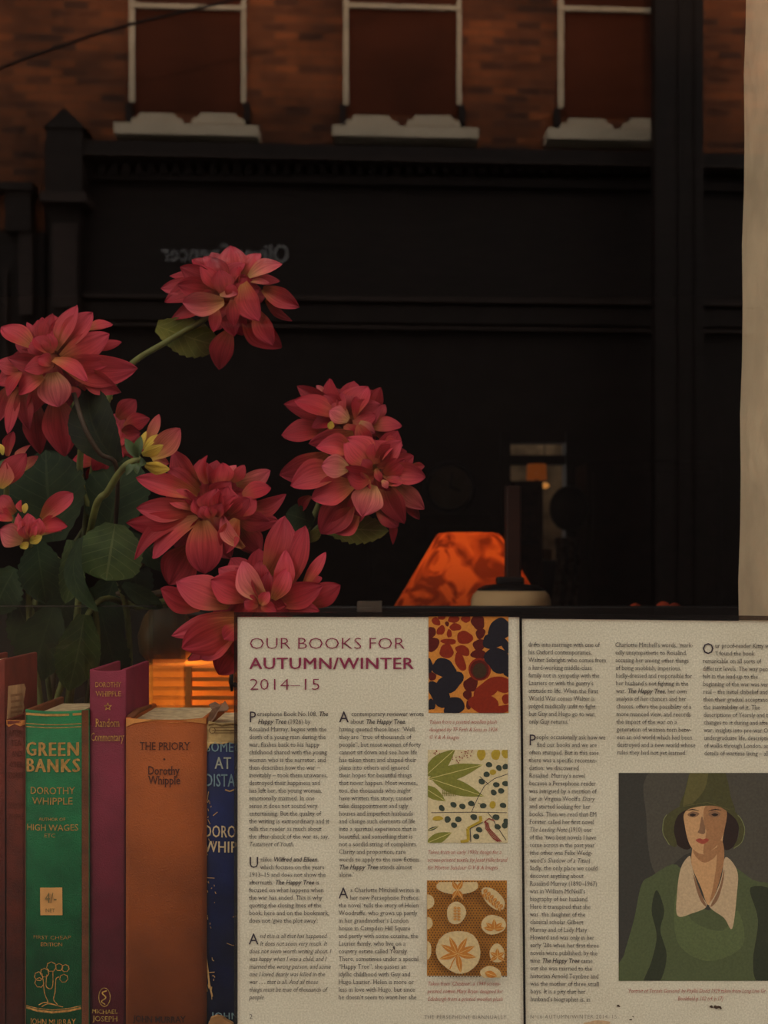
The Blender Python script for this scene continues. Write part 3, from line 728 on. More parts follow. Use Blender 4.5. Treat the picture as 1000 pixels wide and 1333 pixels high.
t1 = sheet('printed_notice', 'left cream notice headed our books for autumn and winter, three textile pictures', [(309.5,803),(676,803.5),(682,1345),(309.5,1345)],
    [[(305,797),(677,797),(677,802.5),(305,802.5)], [(305,802),(309.3,802),(309.3,1345),(305,1345)], [(676.2,797),(678.6,797),(684.5,1345),(681.5,1345)]])
h = MB(); HL = ink(138,50,78)
text_px(h, [('OUR BOOKS FOR','s')], 325.5, 844.7, 15.6, 1, mt, 0, x1=527); text_px(h, [('AUTUMN/WINTER','S')], 324.5, 870.8, 15.6, 1, mt, 0, x1=539); text_px(h, [('2014–15','s')], 325.5, 898, 15.6, 1, mt, 0, x1=416)
h.build('headline', HL, t1)
A1 = ["ersephone Book No.108, *The*","*Happy Tree* (1926) by","Rosalind Murray, begins with the","death of a young man during the","war, flashes back to his happy","childhood shared with the young","woman who is the narrator, and","then describes how the war –","inevitably – took them unawares,","destroyed their happiness and","has left her, the young woman,","emotionally maimed. In one","sense it does not sound very","entertaining. But the quality of","the writing is extraordinary and it","tells the reader as much about","the after-shock of the war as, say,","_Testament of Youth._","",
"nlike *Wilfred and Eileen*,","which focuses on the years","1913–15 and does not show the","aftermath, *The Happy Tree* is","focused on what happens when","the war has ended. This is why","quoting the closing lines of the","book, here and on the bookmark,","does not ‘give the plot away’:","",
"_nd this is all that has happened._","_It does not seem very much. It_","_does not seem worth writing about. I_","_was happy when I was a child, and I_","_married the wrong person, and some_","_one I loved dearly was killed in the_","_war . . . that is all. And all those_","_things must be true of thousands of_","_people._"]
A2 = ["contemporary reviewer wrote","about *The Happy Tree*,","having quoted these lines: ‘Well,","they are “true of thousands of","people”, but most women of forty","cannot sit down and see how life","has taken them and shaped their","plans into others and ignored","their hopes for beautiful things","that never happen. Most women,","too, the thousands who might","have written this story, cannot","take disappointment and ugly","houses and imperfect husbands","and change such elements of life","into a spiritual experience that is","beautiful, and something that is","not a sordid string of complaints.","Clarity and proportion, rare","words to apply to the new fiction:","*The Happy Tree* stands almost","alone.’","",
"s Charlotte Mitchell writes in","her new Persephone Preface:","the novel ‘tells the story of Helen","Woodruffe, who grows up partly","in her grandmother’s London","house in Campden Hill Square","and partly with some cousins, the","Laurier family, who live on a","country estate called Yearsly.","There, sometimes under a special","“Happy Tree”, she passes an","idyllic childhood with Guy and","Hugo Laurier. Helen is more or","less in love with Hugo, but since","he doesn’t seem to want her she"]
column(t1, A1, 324.3, 932, 9.96, XF, {0:('P',10.5,11.5), 19:('U',15,14.5), 29:('A',14,14)}, mt)
column(t1, A2, 441.8, 932, 9.96, XF, {0:('A',15.5,14.5), 23:('A',15,14.5)}, mt, dx=-.03)
fo = MB(); text_px(fo, [('2','p')], 325, 1326, 6.5, 1, mt, x1=328.8); fo.build('page_number', ink(92,84,84), t1); fo = MB(); text_px(fo, [('THE PERSEPHONE BIANNUALLY','s')], 552.5, 1326, 5.2, 1, mt, 0, x1=659, track=.1); fo.build('footer', ink(92,84,84), t1)
cp_ = MB()
for rows, y0 in ((["Taken from a printed woollen plush","designed by TF Firth & Sons in 1926","© V & A Images"],942),(["Taken from an early 1930s design for a","screen-printed textile by Josef Hillerbrand","for Morton Sundour © V & A Images"],1111.5),(["Taken from ‘Chestnut’, a 1949 screen-","printed cotton Mary Bryan designed for","Edinburgh from a printed woollen plush"],1282.5)):
    cp_ = MB()
    for i, s_ in enumerate(rows): text_px(cp_, [(s_,'i')], 558.5 if y0 < 1000 else 556.5, y0+i*10, 5.4, XF*.90, mt)
    cp_.build('caption', ink(176,92,84), t1)

# textile pictures: flat printed shapes
def blob(cx, cy, rx, ry, rot=0, wob=.12, seed=0, n=22):
    q = random.Random(seed*977+int(cx*13)+int(cy*7)); ph = [q.uniform(0,6.28) for _ in range(3)]; ca, sa = math.cos(math.radians(rot)), math.sin(math.radians(rot)); out = []
    for i in range(n):
        a = 2*math.pi*i/n; k = 1+wob*(math.sin(2*a+ph[0])*.6+math.sin(3*a+ph[1])*.5+math.sin(5*a+ph[2])*.25)
        x, y = rx*k*math.cos(a), ry*k*math.sin(a); out.append((cx+x*ca-y*sa, cy+x*sa+y*ca))
    return out
def clip(poly, x0, y0, x1, y1):
    def half(p, ins, cut):
        out = []
        for i in range(len(p)):
            a, b_ = p[i-1], p[i]
            if ins(b_):
                if not ins(a): out.append(cut(a,b_))
                out.append(b_)
            elif ins(a): out.append(cut(a,b_))
        return out
    cx = lambda v: (lambda a, b_: (v, a[1]+(b_[1]-a[1])*(v-a[0])/(b_[0]-a[0])))
    cy = lambda v: (lambda a, b_: (a[0]+(b_[0]-a[0])*(v-a[1])/(b_[1]-a[1]), v))
    for ins, cut in ((lambda p: p[0]>=x0, cx(x0)), (lambda p: p[0]<=x1, cx(x1)), (lambda p: p[1]>=y0, cy(y0)), (lambda p: p[1]<=y1, cy(y1))):
        poly = half(poly, ins, cut)
        if len(poly) < 3: return []
    return poly
class Pic:
    def __init__(s, x0, y0, x1, y1): s.b = (x0,y0,x1,y1); s.mb = MB(); s.l = 0
    def poly(s, pts, m):
        p = clip(list(pts), *s.b)
        if len(p) < 3: return
        s.l += 1; f = mp(.0003+.000004*s.l); s.mb.add([f(*q) for q in p], [tuple(range(len(p)))], m)
    def stroke(s, pts, wd, m):
        for (a, b_), (c_, d) in zip(pts, pts[1:]):
            L = math.hypot(c_-a, d-b_) or 1; nx, ny = -(d-b_)/L*wd/2, (c_-a)/L*wd/2
            s.poly([(a+nx,b_+ny),(c_+nx,d+ny),(c_-nx,d-ny),(a-nx,b_-ny)], m)
    def rect(s, m): x0,y0,x1,y1 = s.b; s.poly([(x0,y0),(x1,y0),(x1,y1),(x0,y1)], m)
Z = lambda x, y: (530+x/4.7625, 790+y/4.7625)
pc = Pic(558,802.5,662,928); pc.rect(0)
def zb(x, y, rx, ry, rot, m, wob=.13, seed=0): pc.poly(blob(*Z(x,y), rx/4.4, ry/4.4, rot, wob, seed), m)
for a in [(180,90,26,22,40),(215,65,22,14,0),(290,75,34,22,-20),(300,125,34,22,10),(210,145,22,30,20),(262,165,14,26,0),(365,75,26,22,0),(357,190,44,40,30),(258,215,42,18,5),(245,275,44,38,20),(345,270,46,26,20),(330,340,30,52,-20)]: zb(*a, 1)
for a in [(150,160,26,34,0),(155,232,42,40,0),(440,95,40,42,0),(455,165,28,30,0),(448,235,36,34,0),(446,295,46,28,0),(395,480,40,44,0),(375,545,24,30,-30),(385,605,18,28,0),(155,430,24,24,0),(248,105,12,14,0)]: zb(*a, 3)
zb(450,388,64,66,0,1,.03); zb(450,390,54,56,0,3,.03); zb(450,395,40,44,0,4,.03)
for a in [(575,140,66,66,-30),(530,215,56,46,10),(560,330,70,74,-20),(620,395,22,38,0),(230,380,66,58,25),(140,365,18,40,0),(265,470,84,52,-20),(200,545,84,50,45),(290,620,60,56,-20),(150,605,22,34,0),(610,235,20,60,-30)]: zb(*a, 2, .16)
for a in [(500,505,88,46,-28),(480,605,86,62,10),(590,480,56,46,40),(615,570,24,30,0),(570,640,90,26,-12)]: zb(*a, 1)
pc.mb.build('textile_picture', [ink(206,134,58), ink(134,42,22), ink(34,32,40), ink(88,28,22), ink(62,46,30)], t1)

pc = Pic(557,976,661,1097); pc.rect(0)
def leafp(a, b_, w, m, vein=5):
    dx, dy = b_[0]-a[0], b_[1]-a[1]; L = math.hypot(dx,dy); nx, ny = -dy/L, dx/L; up, dn = [], []
    for i in range(13):
        s_ = i/12; k = w/2*math.sin(math.pi*s_**.85)
        up.append((a[0]+dx*s_+nx*k, a[1]+dy*s_+ny*k)); dn.append((a[0]+dx*s_-nx*k, a[1]+dy*s_-ny*k))
    pc.poly(up+dn[::-1][1:-1], m); pc.stroke([a,b_], .8, vein)
leafp(Z(110,1050), Z(300,880), 22, 1); leafp(Z(130,1066), Z(470,978), 20, 1); leafp(Z(150,1066), Z(480,1175), 20, 1); leafp(Z(90,1110), Z(240,1205), 15, 1)
Z2 = lambda x, y: (530+x/4.881, 1060+y/4.881)
leafp(Z2(120,185), Z2(285,115), 14, 1); leafp(Z2(125,105), Z2(205,75), 4, 2)
for x_, y_ in ((460,915),(550,915),(615,905)): pc.poly(blob(*Z(x_,y_), 6, 7, 0, .1), 3)
for pts in ([Z(400,1270),Z(440,1180),Z(480,1110),Z(540,1065),Z(625,1035)], [Z(150,1275),Z(400,1272),Z(618,1275)], [Z(500,1275),Z(530,1310),Z2(560,60),Z2(630,165)], [Z(450,1050),Z(505,1100)], [Z(440,1215),Z(480,1232)]): pc.stroke(pts, .9, 4)
for x_, y_, r_ in ((508,978,20),(570,998,60),(610,990,-20),(493,1038,0),(462,1083,30),(553,1102,0),(610,1095,10),(537,1150,40),(583,1140,0),(215,1247,50),(288,1226,30),(343,1236,30),(398,1218,20),(472,1232,0),(595,1230,20),(252,1315,40),(318,1315,0),(413,1300,10),(550,1303,20),(615,1330,60)): pc.poly(blob(*Z(x_,y_), 4.3, 3.5, r_, .06), 2)
for x_, y_, r_ in ((258,35,-40),(325,32,0),(298,68,40),(425,18,10),(458,97,20),(440,140,0),(575,78,20),(620,70,60),(568,18,0)): pc.poly(blob(*Z2(x_,y_), 4.2, 3.5, r_, .06), 2)
pc.poly(blob(*Z(532,1024), 4.5, 3.5, 0, .06), 3); pc.poly(blob(*Z(530,1226), 4, 4.8, 0, .06), 3); pc.poly(blob(*Z2(195,25), 7, 3, 0, .1), 3)
pc.stroke([Z2(340,175),Z2(390,165),Z2(385,90),Z2(470,45),Z2(465,10)], 4, 3); pc.stroke([Z2(405,175),Z2(400,90),Z2(480,50)], 1, 4)
for k_ in range(8): pc.stroke([Z(222+k_*11,1132), Z(222+k_*11,1172)], .8, 1)
pc.stroke([Z(215,1152),Z(300,1158)], .9, 1)
for k_ in range(4): pc.stroke([Z2(495+k_*6,40+k_*4), Z2(500+k_*8,90), Z2(545+k_*14,150+k_*3), Z2(575+k_*8,172)], 1.0, 6)
pc.stroke([Z2(490,50),Z2(520,25),Z2(555,40)], 1.2, 6)
q = random.Random(5)
for cx_, cy_ in ((305,945),(352,915),(385,900),(190,892)):
    for k_ in range(9): pc.poly(blob(*Z(cx_+q.uniform(-24,24),cy_+q.uniform(-24,24)), .8, .8, 0, 0, n=6), 6)
pc.mb.build('textile_picture', [ink(212,196,154), ink(126,126,50), ink(56,66,54), ink(176,150,46), ink(70,60,60), ink(202,190,120), ink(138,50,46)], t1)

pc = Pic(556,1146,660,1270); pc.rect(0)
r_ = 0; y_ = 1147.5
while y_ < 1270:
    x_ = 557.5+(1.9 if r_ % 2 else 0)
    while x_ < 660: pc.poly([(x_+.85*math.cos(a*1.0472), y_+.85*math.sin(a*1.0472)) for a in range(6)], 2); x_ += 3.8
    y_ += 3.1; r_ += 1
for x_, y_, rx, ry, rt in ((320,440,130,60,0),(310,615,62,70,0),(545,525,50,90,-48),(545,690,76,64,0),(325,860,138,138,0),(568,870,46,62,0),(530,1000,70,46,20),(130,545,40,48,0),(130,680,30,40,0),(130,850,22,60,0)): pc.poly(blob(*Z2(x_,y_), rx/4.88, ry/4.88, rt, .06), 1)
def chest(cx, cy, s_, angs, w):
    for a in angs:
        b_ = (cx+s_*math.cos(math.radians(a)), cy+s_*math.sin(math.radians(a))); leafp((cx,cy), b_, w, 3, 4)
chest(*Z2(318,875), 25, (-60,-115,-150,165,80,10,-25), 7.5); pc.stroke([Z2(318,875),Z2(290,920),Z2(270,968)], 1.4, 3)
chest(*Z2(550,720), 14, (-90,-140,-40,-170,-10), 6); chest(*Z2(570,890), 11, (-90,-150,-30,150,30), 5); chest(*Z2(318,470), 14, (-60,-120,60,120), 6)
for k_ in range(6): leafp(Z2(485+k_*20,490+k_*18), Z2(505+k_*20,460+k_*20), 5, 3, 4); leafp(Z2(485+k_*20,490+k_*18), Z2(490+k_*19,520+k_*17), 5, 3, 4)
for k_ in range(5): leafp(Z2(315,580+k_*18), Z2(290,585+k_*18), 3, 3, 4); leafp(Z2(315,580+k_*18), Z2(340,588+k_*18), 3, 3, 4)
leafp(Z2(490,990), Z2(570,1015), 9, 3, 4)
pc.mb.build('textile_picture', [ink(178,118,40), ink(208,184,136), ink(84,58,34), ink(190,122,48), ink(214,170,100)], t1)

# right notice (tilted a little)
t2 = sheet('printed_notice', 'right cream notice with three text columns and a portrait in a green hat', [(679.5,805.5),(1042,809),(1040,1345),(684.8,1345)],
    [[(678,798.5),(1042,802),(1042,808),(678,804.5)], [(677.6,804),(679.4,804),(684.6,1345),(682.6,1345)]])
B1 = ["drifts into marriage with one of","his Oxford contemporaries,","Walter Sebright, who comes from","a hard-working middle-class","family not in sympathy with the","Lauriers or with the gentry’s","attitude to life. When the First","World War comes Walter is","judged medically unfit to fight,","but Guy and Hugo go to war;","only Guy returns.’","","eople occasionally ask how we","find our books and we are","often stumped. But in this case","there was a specific recomen-","dation: we discovered","Rosalind  Murray’s novel","because a Persephone reader","was intrigued by a mention of","her in Virginia Woolf’s _Diary_","and started looking for her","books. Then we read that EM","Forster called her first novel","_The Leading Note_ (1910) one","of the ‘two best novels I have","come across in the past year’","(the other was Felix Wedg-","wood’s _Shadow of a Titan_).","Sadly, the only place we could","discover anything about","Rosalind Murray (1890–1967)","was in William McNeill’s","biography of her husband.","Here it transpired that she","was  the daughter of the","classical scholar Gilbert","Murray and of Lady Mary","Howard and was only in her","early ’20s when her first three","novels were published; by the","time *The Happy Tree* came","out she was married to the","historian Arnold Toynbee and","was the mother of three small","boys. It is a pity that her","husband’s biographer is, in"]
B2 = ["Charlotte Mitchell’s words, ‘mark-","edly unsympathetic to Rosalind,","accusing her among other things","of being snobbish, imperious,","badly-dressed and responsible for","her husband’s not fighting in the","war. *The Happy Tree*, her own","analysis of her chances and her","choices, offers the possibility of a","more nuanced view, and records","the impact of the war on a","generation of women torn betw-","een an old world which had been","destroyed and a new world whose","rules they had not yet learned.’"]
B3 = ["ur proof-reader Kitty wrote","‘I found the book","remarkable on all sorts of","different levels. The way people","felt in the lead-up to the","beginning of the war was very","real – the initial disbelief and","then their gradual acceptance of","the inevitability of it. The","descriptions of Yearsly and the","changes to it during and after the","war, insights into pre-war Oxford","undergraduate life, descriptions","of walks through London, and","details of wartime living – all"]
column(t2, B1, 687.8, 841.5, 10.03, XF*.955, {12:('P',9.5,10.5)}, mt, rightslope=.006, dx=.06)
column(t2, B2, 800.8, 842, 10.0, XF*.955, {}, mt, rightslope=.006, dx=.17)
column(t2, B3, 914.3, 843, 10.0, XF*.955, {0:('O',16.5,16.5)}, mt, rightslope=.006, dx=.17)
fo = MB(); text_px(fo, [('Nº16 AUTUMN/WINTER 2014–15','s')], 690.5, 1325.5, 5.2, 1, mt, 0, x1=802.5, track=.1); fo.build('footer', ink(104,94,90), t2)
cp_ = MB(); text_px(cp_, [('‘Portrait of Torosh Garsond’ by Phyllis Dodd 1929 taken from Long Live Gr','i')], 817, 1292, 5.4, XF*.86, mt); text_px(cp_, [('Bookfield p 102 (cf. p.17)','i')], 882, 1302, 5.4, XF*.86, mt); cp_.build('caption', ink(170,84,76), t2)
q = random.Random(9); sm = MB(); mk = mp(.0007)
for cx_, cy_, r_ in ((805,1309,1.8),(926,1310,2.0),(933,1310.5,3.2),(938,1311.5,1.6),(821,1327,1.3),(824,1323,.9)):
    sm = MB(); sm.add([mk(*p) for p in blob(cx_,cy_,r_*1.3,r_*.7,q.uniform(0,90),.3)], [tuple(range(22))]); sm.build('dirt_speck', ink(70,52,40), t2)
sm = MB(); sm.add([mk(*p) for p in blob(778,1331,17,3,0,.2)], [tuple(range(22))]); sm.build('stain', ink(200,170,132), t2)
b = MB(); b.add([mk(*p) for p in blob(513,1233.5,2.2,1.4,60,.3)], [tuple(range(22))]); b.build('dirt_speck', ink(70,60,58), t1)

# portrait picture: a generic sitter in a green hat, cream collar and green jumper
Zp = lambda x, y: (670+x/3.03, 1000+y/3.03)
pc = Pic(805.5,1006,1012,1276.5); pc.rect(0)
def zp(pts, m, sm_=True):
    p = [Zp(*q) for q in pts]; pc.poly(smooth_closed(p, 5) if sm_ else p, m)
zp([(560,0),(1050,0),(1050,480),(880,400),(700,330),(560,420),(520,200)], 1)
zp([(640,160),(625,235),(640,300),(690,318),(720,250),(700,170)], 4); zp([(815,160),(880,190),(880,270),(860,312),(822,310)], 4)
zp([(704,200),(702,300),(698,380),(735,470),(765,540),(800,470),(826,360),(820,290),(822,200)], 6)
zp([(800,300),(796,380),(782,470),(768,538),(800,470),(826,360),(820,290)], 7); zp([(706,312),(745,340),(800,312),(790,350),(748,372),(712,345)], 7)
zp([(640,380),(540,425),(500,460),(470,600),(430,740),(408,845),(1050,850),(1050,500),(940,440),(850,390),(800,500),(765,560),(700,500)], 2)
zp([(560,480),(540,560),(560,660),(540,760),(510,845),(570,845),(600,740),(575,640),(590,560)], 3)
zp([(930,470),(960,600),(940,760),(960,845),(1050,845),(1050,520)], 3); zp([(640,480),(700,600),(820,640),(880,560),(900,700),(760,760),(640,680)], 8)
zp([(690,345),(655,395),(640,500),(643,582),(700,572),(757,545),(738,500),(712,430),(698,380)], 5)
zp([(832,350),(878,405),(876,500),(858,632),(826,590),(768,545),(790,500),(816,430)], 5)
zp([(706,420),(738,500),(757,545),(735,525),(715,470)], 9); zp([(826,400),(808,470),(772,545),(800,520),(822,450)], 9)
zp([(674,170),(672,230),(690,300),(718,330),(742,338),(775,325),(808,290),(828,240),(832,160),(760,140)], 6)
zp([(752,150),(748,230),(756,250),(744,335),(775,325),(808,290),(828,240),(832,160)], 7)
zp([(682,182),(702,170),(728,178),(714,192),(694,192)], 9); zp([(764,180),(786,168),(812,178),(800,192),(776,192)], 9)
zp([(690,184),(702,178),(715,184),(702,190)], 4); zp([(776,183),(790,177),(803,183),(790,189)], 4)
zp([(678,168),(702,160),(730,170),(702,165)], 4); zp([(762,170),(790,160),(818,166),(790,165)], 4)
zp([(738,190),(728,240),(722,252),(742,260),(752,250),(748,220)], 9)
zp([(714,284),(730,276),(742,280),(756,276),(766,284),(742,299)], 10)
zp([(655,160),(672,90),(690,20),(720,0),(815,0),(838,40),(852,110),(866,175),(770,138)], 11)
zp([(690,20),(700,0),(760,0),(750,80),(700,140),(664,150)], 12)
zp([(664,148),(615,172),(588,205),(586,255),(610,300),(640,306),(628,240),(650,180),(720,152),(800,150),(850,180),(880,215),(884,265),(862,316),(896,290),(908,240),(890,195),(850,160),(760,134)], 11)
for pts in ([(600,182),(588,205),(585,255),(610,302)],[(880,185),(893,200),(907,240),(896,290),(864,316)]): pc.stroke([Zp(q_[0],q_[1]) for q_ in spline([(a,b_,0) for a,b_ in pts],5)], .9, 13); pc.stroke([Zp(664,150),Zp(760,134),Zp(850,164)], .8, 12)
pc.mb.build('portrait_picture', [ink(58,56,50), ink(78,74,64), ink(82,92,58), ink(48,54,36), ink(44,28,22), ink(198,172,136), ink(206,160,112), ink(168,120,80), ink(92,104,64), ink(140,104,76), ink(166,76,58), ink(76,74,40), ink(98,92,50), ink(124,130,84)], t2)

# ------------------------------------------------------------------ dahlias
def petal_mat(name, base, mid, tip, trans=.22):
    m, nt, b = new_mat(name)
    uv = N(nt,'ShaderNodeUVMap'); sp = N(nt,'ShaderNodeSeparateXYZ'); nt.links.new(uv.outputs[0], sp.inputs[0])
    r = N(nt,'ShaderNodeValToRGB'); e = r.color_ramp.elements
    e[0].position=0; e[0].color=(*base,1); e[1].position=1; e[1].color=(*tip,1); x = e.new(.42); x.color=(*mid,1)
    nt.links.new(sp.outputs['Y'], r.inputs[0])
    wv = N(nt,'ShaderNodeTexNoise'); mpn = N(nt,'ShaderNodeMapping'); mpn.inputs['Scale'].default_value=(22,1.6,1)
    oi = N(nt,'ShaderNodeObjectInfo'); cb = N(nt,'ShaderNodeCombineXYZ'); nt.links.new(oi.outputs['Random'], cb.inputs['Z'])
    ad = N(nt,'ShaderNodeVectorMath', operation='ADD'); nt.links.new(uv.outputs[0], mpn.inputs[0]); nt.links.new(mpn.outputs[0], ad.inputs[0])
    ml = N(nt,'ShaderNodeVectorMath', operation='SCALE'); ml.inputs['Scale'].default_value=40; nt.links.new(cb.outputs[0], ml.inputs[0]); nt.links.new(ml.outputs[0], ad.inputs[1])
    nt.links.new(ad.outputs[0], wv.inputs['Vector']); wv.inputs['Scale'].default_value=1; wv.inputs['Detail'].default_value=3
    r2 = N(nt,'ShaderNodeValToRGB'); r2.color_ramp.elements[0].position=.35; r2.color_ramp.elements[1].position=.65
    r2.color_ramp.elements[0].color=(.72,.66,.68,1); r2.color_ramp.elements[1].color=(1.05,1.05,1.05,1); nt.links.new(wv.outputs['Fac'], r2.inputs[0])
    mx = N(nt,'ShaderNodeMix', data_type='RGBA', blend_type='MULTIPLY'); mx.inputs[0].default_value=1
    nt.links.new(r.outputs[0], mx.inputs[6]); nt.links.new(r2.outputs[0], mx.inputs[7])
    hs = N(nt,'ShaderNodeHueSaturation'); mr = N(nt,'ShaderNodeMapRange'); mr.inputs[3].default_value=.78; mr.inputs[4].default_value=1.12
    nt.links.new(oi.outputs['Random'], mr.inputs[0]); nt.links.new(mr.outputs[0], hs.inputs['Value']); nt.links.new(mx.outputs[2], hs.inputs['Color'])
    nt.links.new(hs.outputs[0], b.inputs['Base Color']); b.inputs['Roughness'].default_value=.6; b.inputs['Specular IOR Level'].default_value=.25
    tr = N(nt,'ShaderNodeBsdfTranslucent'); nt.links.new(hs.outputs[0], tr.inputs[0])
    ms = N(nt,'ShaderNodeMixShader'); ms.inputs[0].default_value=trans
    out = [n for n in nt.nodes if n.type=='OUTPUT_MATERIAL'][0]
    nt.links.new(b.outputs[0], ms.inputs[1]); nt.links.new(tr.outputs[0], ms.inputs[2]); nt.links.new(ms.outputs[0], out.inputs[0])
    return m
PINK = petal_mat('coral_pink_petal', (.48,.18,.045), (.58,.062,.062), (.55,.046,.088))
RED = petal_mat('deep_red_petal', (.40,.085,.03), (.44,.026,.032), (.40,.020,.044))
PALE = petal_mat('pale_pink_petal', (.62,.34,.12), (.70,.17,.14), (.66,.088,.14))
YEL = petal_mat('yellow_petal', (.42,.36,.05), (.74,.52,.07), (.80,.58,.10))
YPK = petal_mat('yellow_pink_petal', (.62,.42,.07), (.62,.18,.10), (.50,.055,.08))
PM = {'p': PINK, 'r': RED, 'l': PALE, 'y': YEL, 'k': YPK}
def leaf_mat(name, a, b_, vein):
    m, nt, b = new_mat(name)
    uv = N(nt,'ShaderNodeUVMap'); sp = N(nt,'ShaderNodeSeparateXYZ'); nt.links.new(uv.outputs[0], sp.inputs[0])
    ab = N(nt,'ShaderNodeMath', operation='ABSOLUTE'); s1 = N(nt,'ShaderNodeMath', operation='SUBTRACT'); s1.inputs[1].default_value=.5
    nt.links.new(sp.outputs['X'], s1.inputs[0]); nt.links.new(s1.outputs[0], ab.inputs[0])
    # side veins slant away from the midrib
    ma = N(nt,'ShaderNodeMath', operation='MULTIPLY_ADD'); ma.inputs[1].default_value=-.55; nt.links.new(ab.outputs[0], ma.inputs[0]); nt.links.new(sp.outputs['Y'], ma.inputs[2])
    fr = N(nt,'ShaderNodeMath', operation='MULTIPLY'); fr.inputs[1].default_value=7; nt.links.new(ma.outputs[0], fr.inputs[0])
    fq = N(nt,'ShaderNodeMath', operation='PINGPONG'); fq.inputs[1].default_value=.5; nt.links.new(fr.outputs[0], fq.inputs[0])
    l1 = N(nt,'ShaderNodeMath', operation='LESS_THAN'); l1.inputs[1].default_value=.035; nt.links.new(fq.outputs[0], l1.inputs[0])
    l2 = N(nt,'ShaderNodeMath', operation='LESS_THAN'); l2.inputs[1].default_value=.018; nt.links.new(ab.outputs[0], l2.inputs[0])
    mxm = N(nt,'ShaderNodeMath', operation='MAXIMUM'); nt.links.new(l1.outputs[0], mxm.inputs[0]); nt.links.new(l2.outputs[0], mxm.inputs[1])
    sc_ = N(nt,'ShaderNodeMath', operation='MULTIPLY'); sc_.inputs[1].default_value=.45; nt.links.new(mxm.outputs[0], sc_.inputs[0])
    tc = N(nt,'ShaderNodeTexCoord'); nz = N(nt,'ShaderNodeTexNoise'); nz.inputs['Scale'].default_value=55; nz.inputs['Detail'].default_value=4; nt.links.new(tc.outputs['Object'], nz.inputs[0])
    r = N(nt,'ShaderNodeValToRGB'); r.color_ramp.elements[0].position=.3; r.color_ramp.elements[1].position=.7; r.color_ramp.elements[0].color=(*a,1); r.color_ramp.elements[1].color=(*b_,1); nt.links.new(nz.outputs['Fac'], r.inputs[0])
    mx = N(nt,'ShaderNodeMix', data_type='RGBA'); nt.links.new(sc_.outputs[0], mx.inputs[0]); nt.links.new(r.outputs[0], mx.inputs[6]); mx.inputs[7].default_value=(*vein,1)
    nt.links.new(mx.outputs[2], b.inputs['Base Color']); b.inputs['Roughness'].default_value=.65; b.inputs['Specular IOR Level'].default_value=.18
    tr = N(nt,'ShaderNodeBsdfTranslucent'); nt.links.new(mx.outputs[2], tr.inputs[0]); ms = N(nt,'ShaderNodeMixShader'); ms.inputs[0].default_value=.15
    out = [n for n in nt.nodes if n.type=='OUTPUT_MATERIAL'][0]; nt.links.new(b.outputs[0], ms.inputs[1]); nt.links.new(tr.outputs[0], ms.inputs[2]); nt.links.new(ms.outputs[0], out.inputs[0])
    return m
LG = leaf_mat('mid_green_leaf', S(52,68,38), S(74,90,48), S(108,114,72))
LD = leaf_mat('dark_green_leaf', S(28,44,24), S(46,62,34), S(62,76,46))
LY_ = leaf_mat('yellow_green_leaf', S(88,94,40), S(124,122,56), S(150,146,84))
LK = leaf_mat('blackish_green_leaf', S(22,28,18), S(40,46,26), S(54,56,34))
LM = {'g': LG, 'd': LD, 'y': LY_, 'k': LK}
M['stem'] = mat('green_stem', S(104,106,56), .5, .15, 90)
M['stemb'] = mat('brownish_stem', S(84,66,44), .5, .15, 90)
M['sepal'] = mat('green_sepal', S(60,76,40), .5, .2, 90)

def blade(mb, B, T, w, bulge, cup, twist, sway, tippow, n1, n2, rough=0.0, serr=0, curl=0.0, q=R, crease=0.0):
    ax = T-B; L = ax.length
    if L < 1e-5: return
    a = ax/L; n = Vector((0,-1,0)); n = n-a*n.dot(a)
    if n.length < .25: n = Vector((0,0,1))-a*a.z
    n.normalize(); s = a.cross(n)
    n_, s_ = n, s
    c_, d = math.cos(twist), math.sin(twist); s = s_*c_+n_*d; n = n_*c_-s_*d
    v, uv = [], []
    ph = q.uniform(0,6.28)
    for i in range(n2+1):
        t = i/n2
        if t < .52: pr = .30+.70*math.sin(math.pi/2*t/.52)
        else: pr = max(0,(1-((t-.52)/.48)**tippow))**.75
        if i == n2: pr = .02
        for j in range(n1+1):
            u = 2*j/n1-1; k = 1.0
            if serr and abs(u) > .99: k = 1-serr*((t*9) % 1.0)
            hw = w/2*pr*k
            p = B+a*(L*t)+n*(bulge*math.sin(math.pi*min(1,t*1.02))+curl*L*t*t*t)+s*(u*hw+sway*L*math.sin(math.pi*t)*.5)
            p += n*((cup*u*u+crease*abs(u))*hw*(1-.35*t)+rough*w*(math.sin(u*7+ph+t*3)*.5*t+.5*math.sin(t*6+ph*2)*u))
            v.append(p); uv.append((.5+u/2, t))
    f = [(i*(n1+1)+j, i*(n1+1)+j+1, (i+1)*(n1+1)+j+1, (i+1)*(n1+1)+j) for i in range(n2) for j in range(n1)]
    mb.add(v, f, 0, uv)
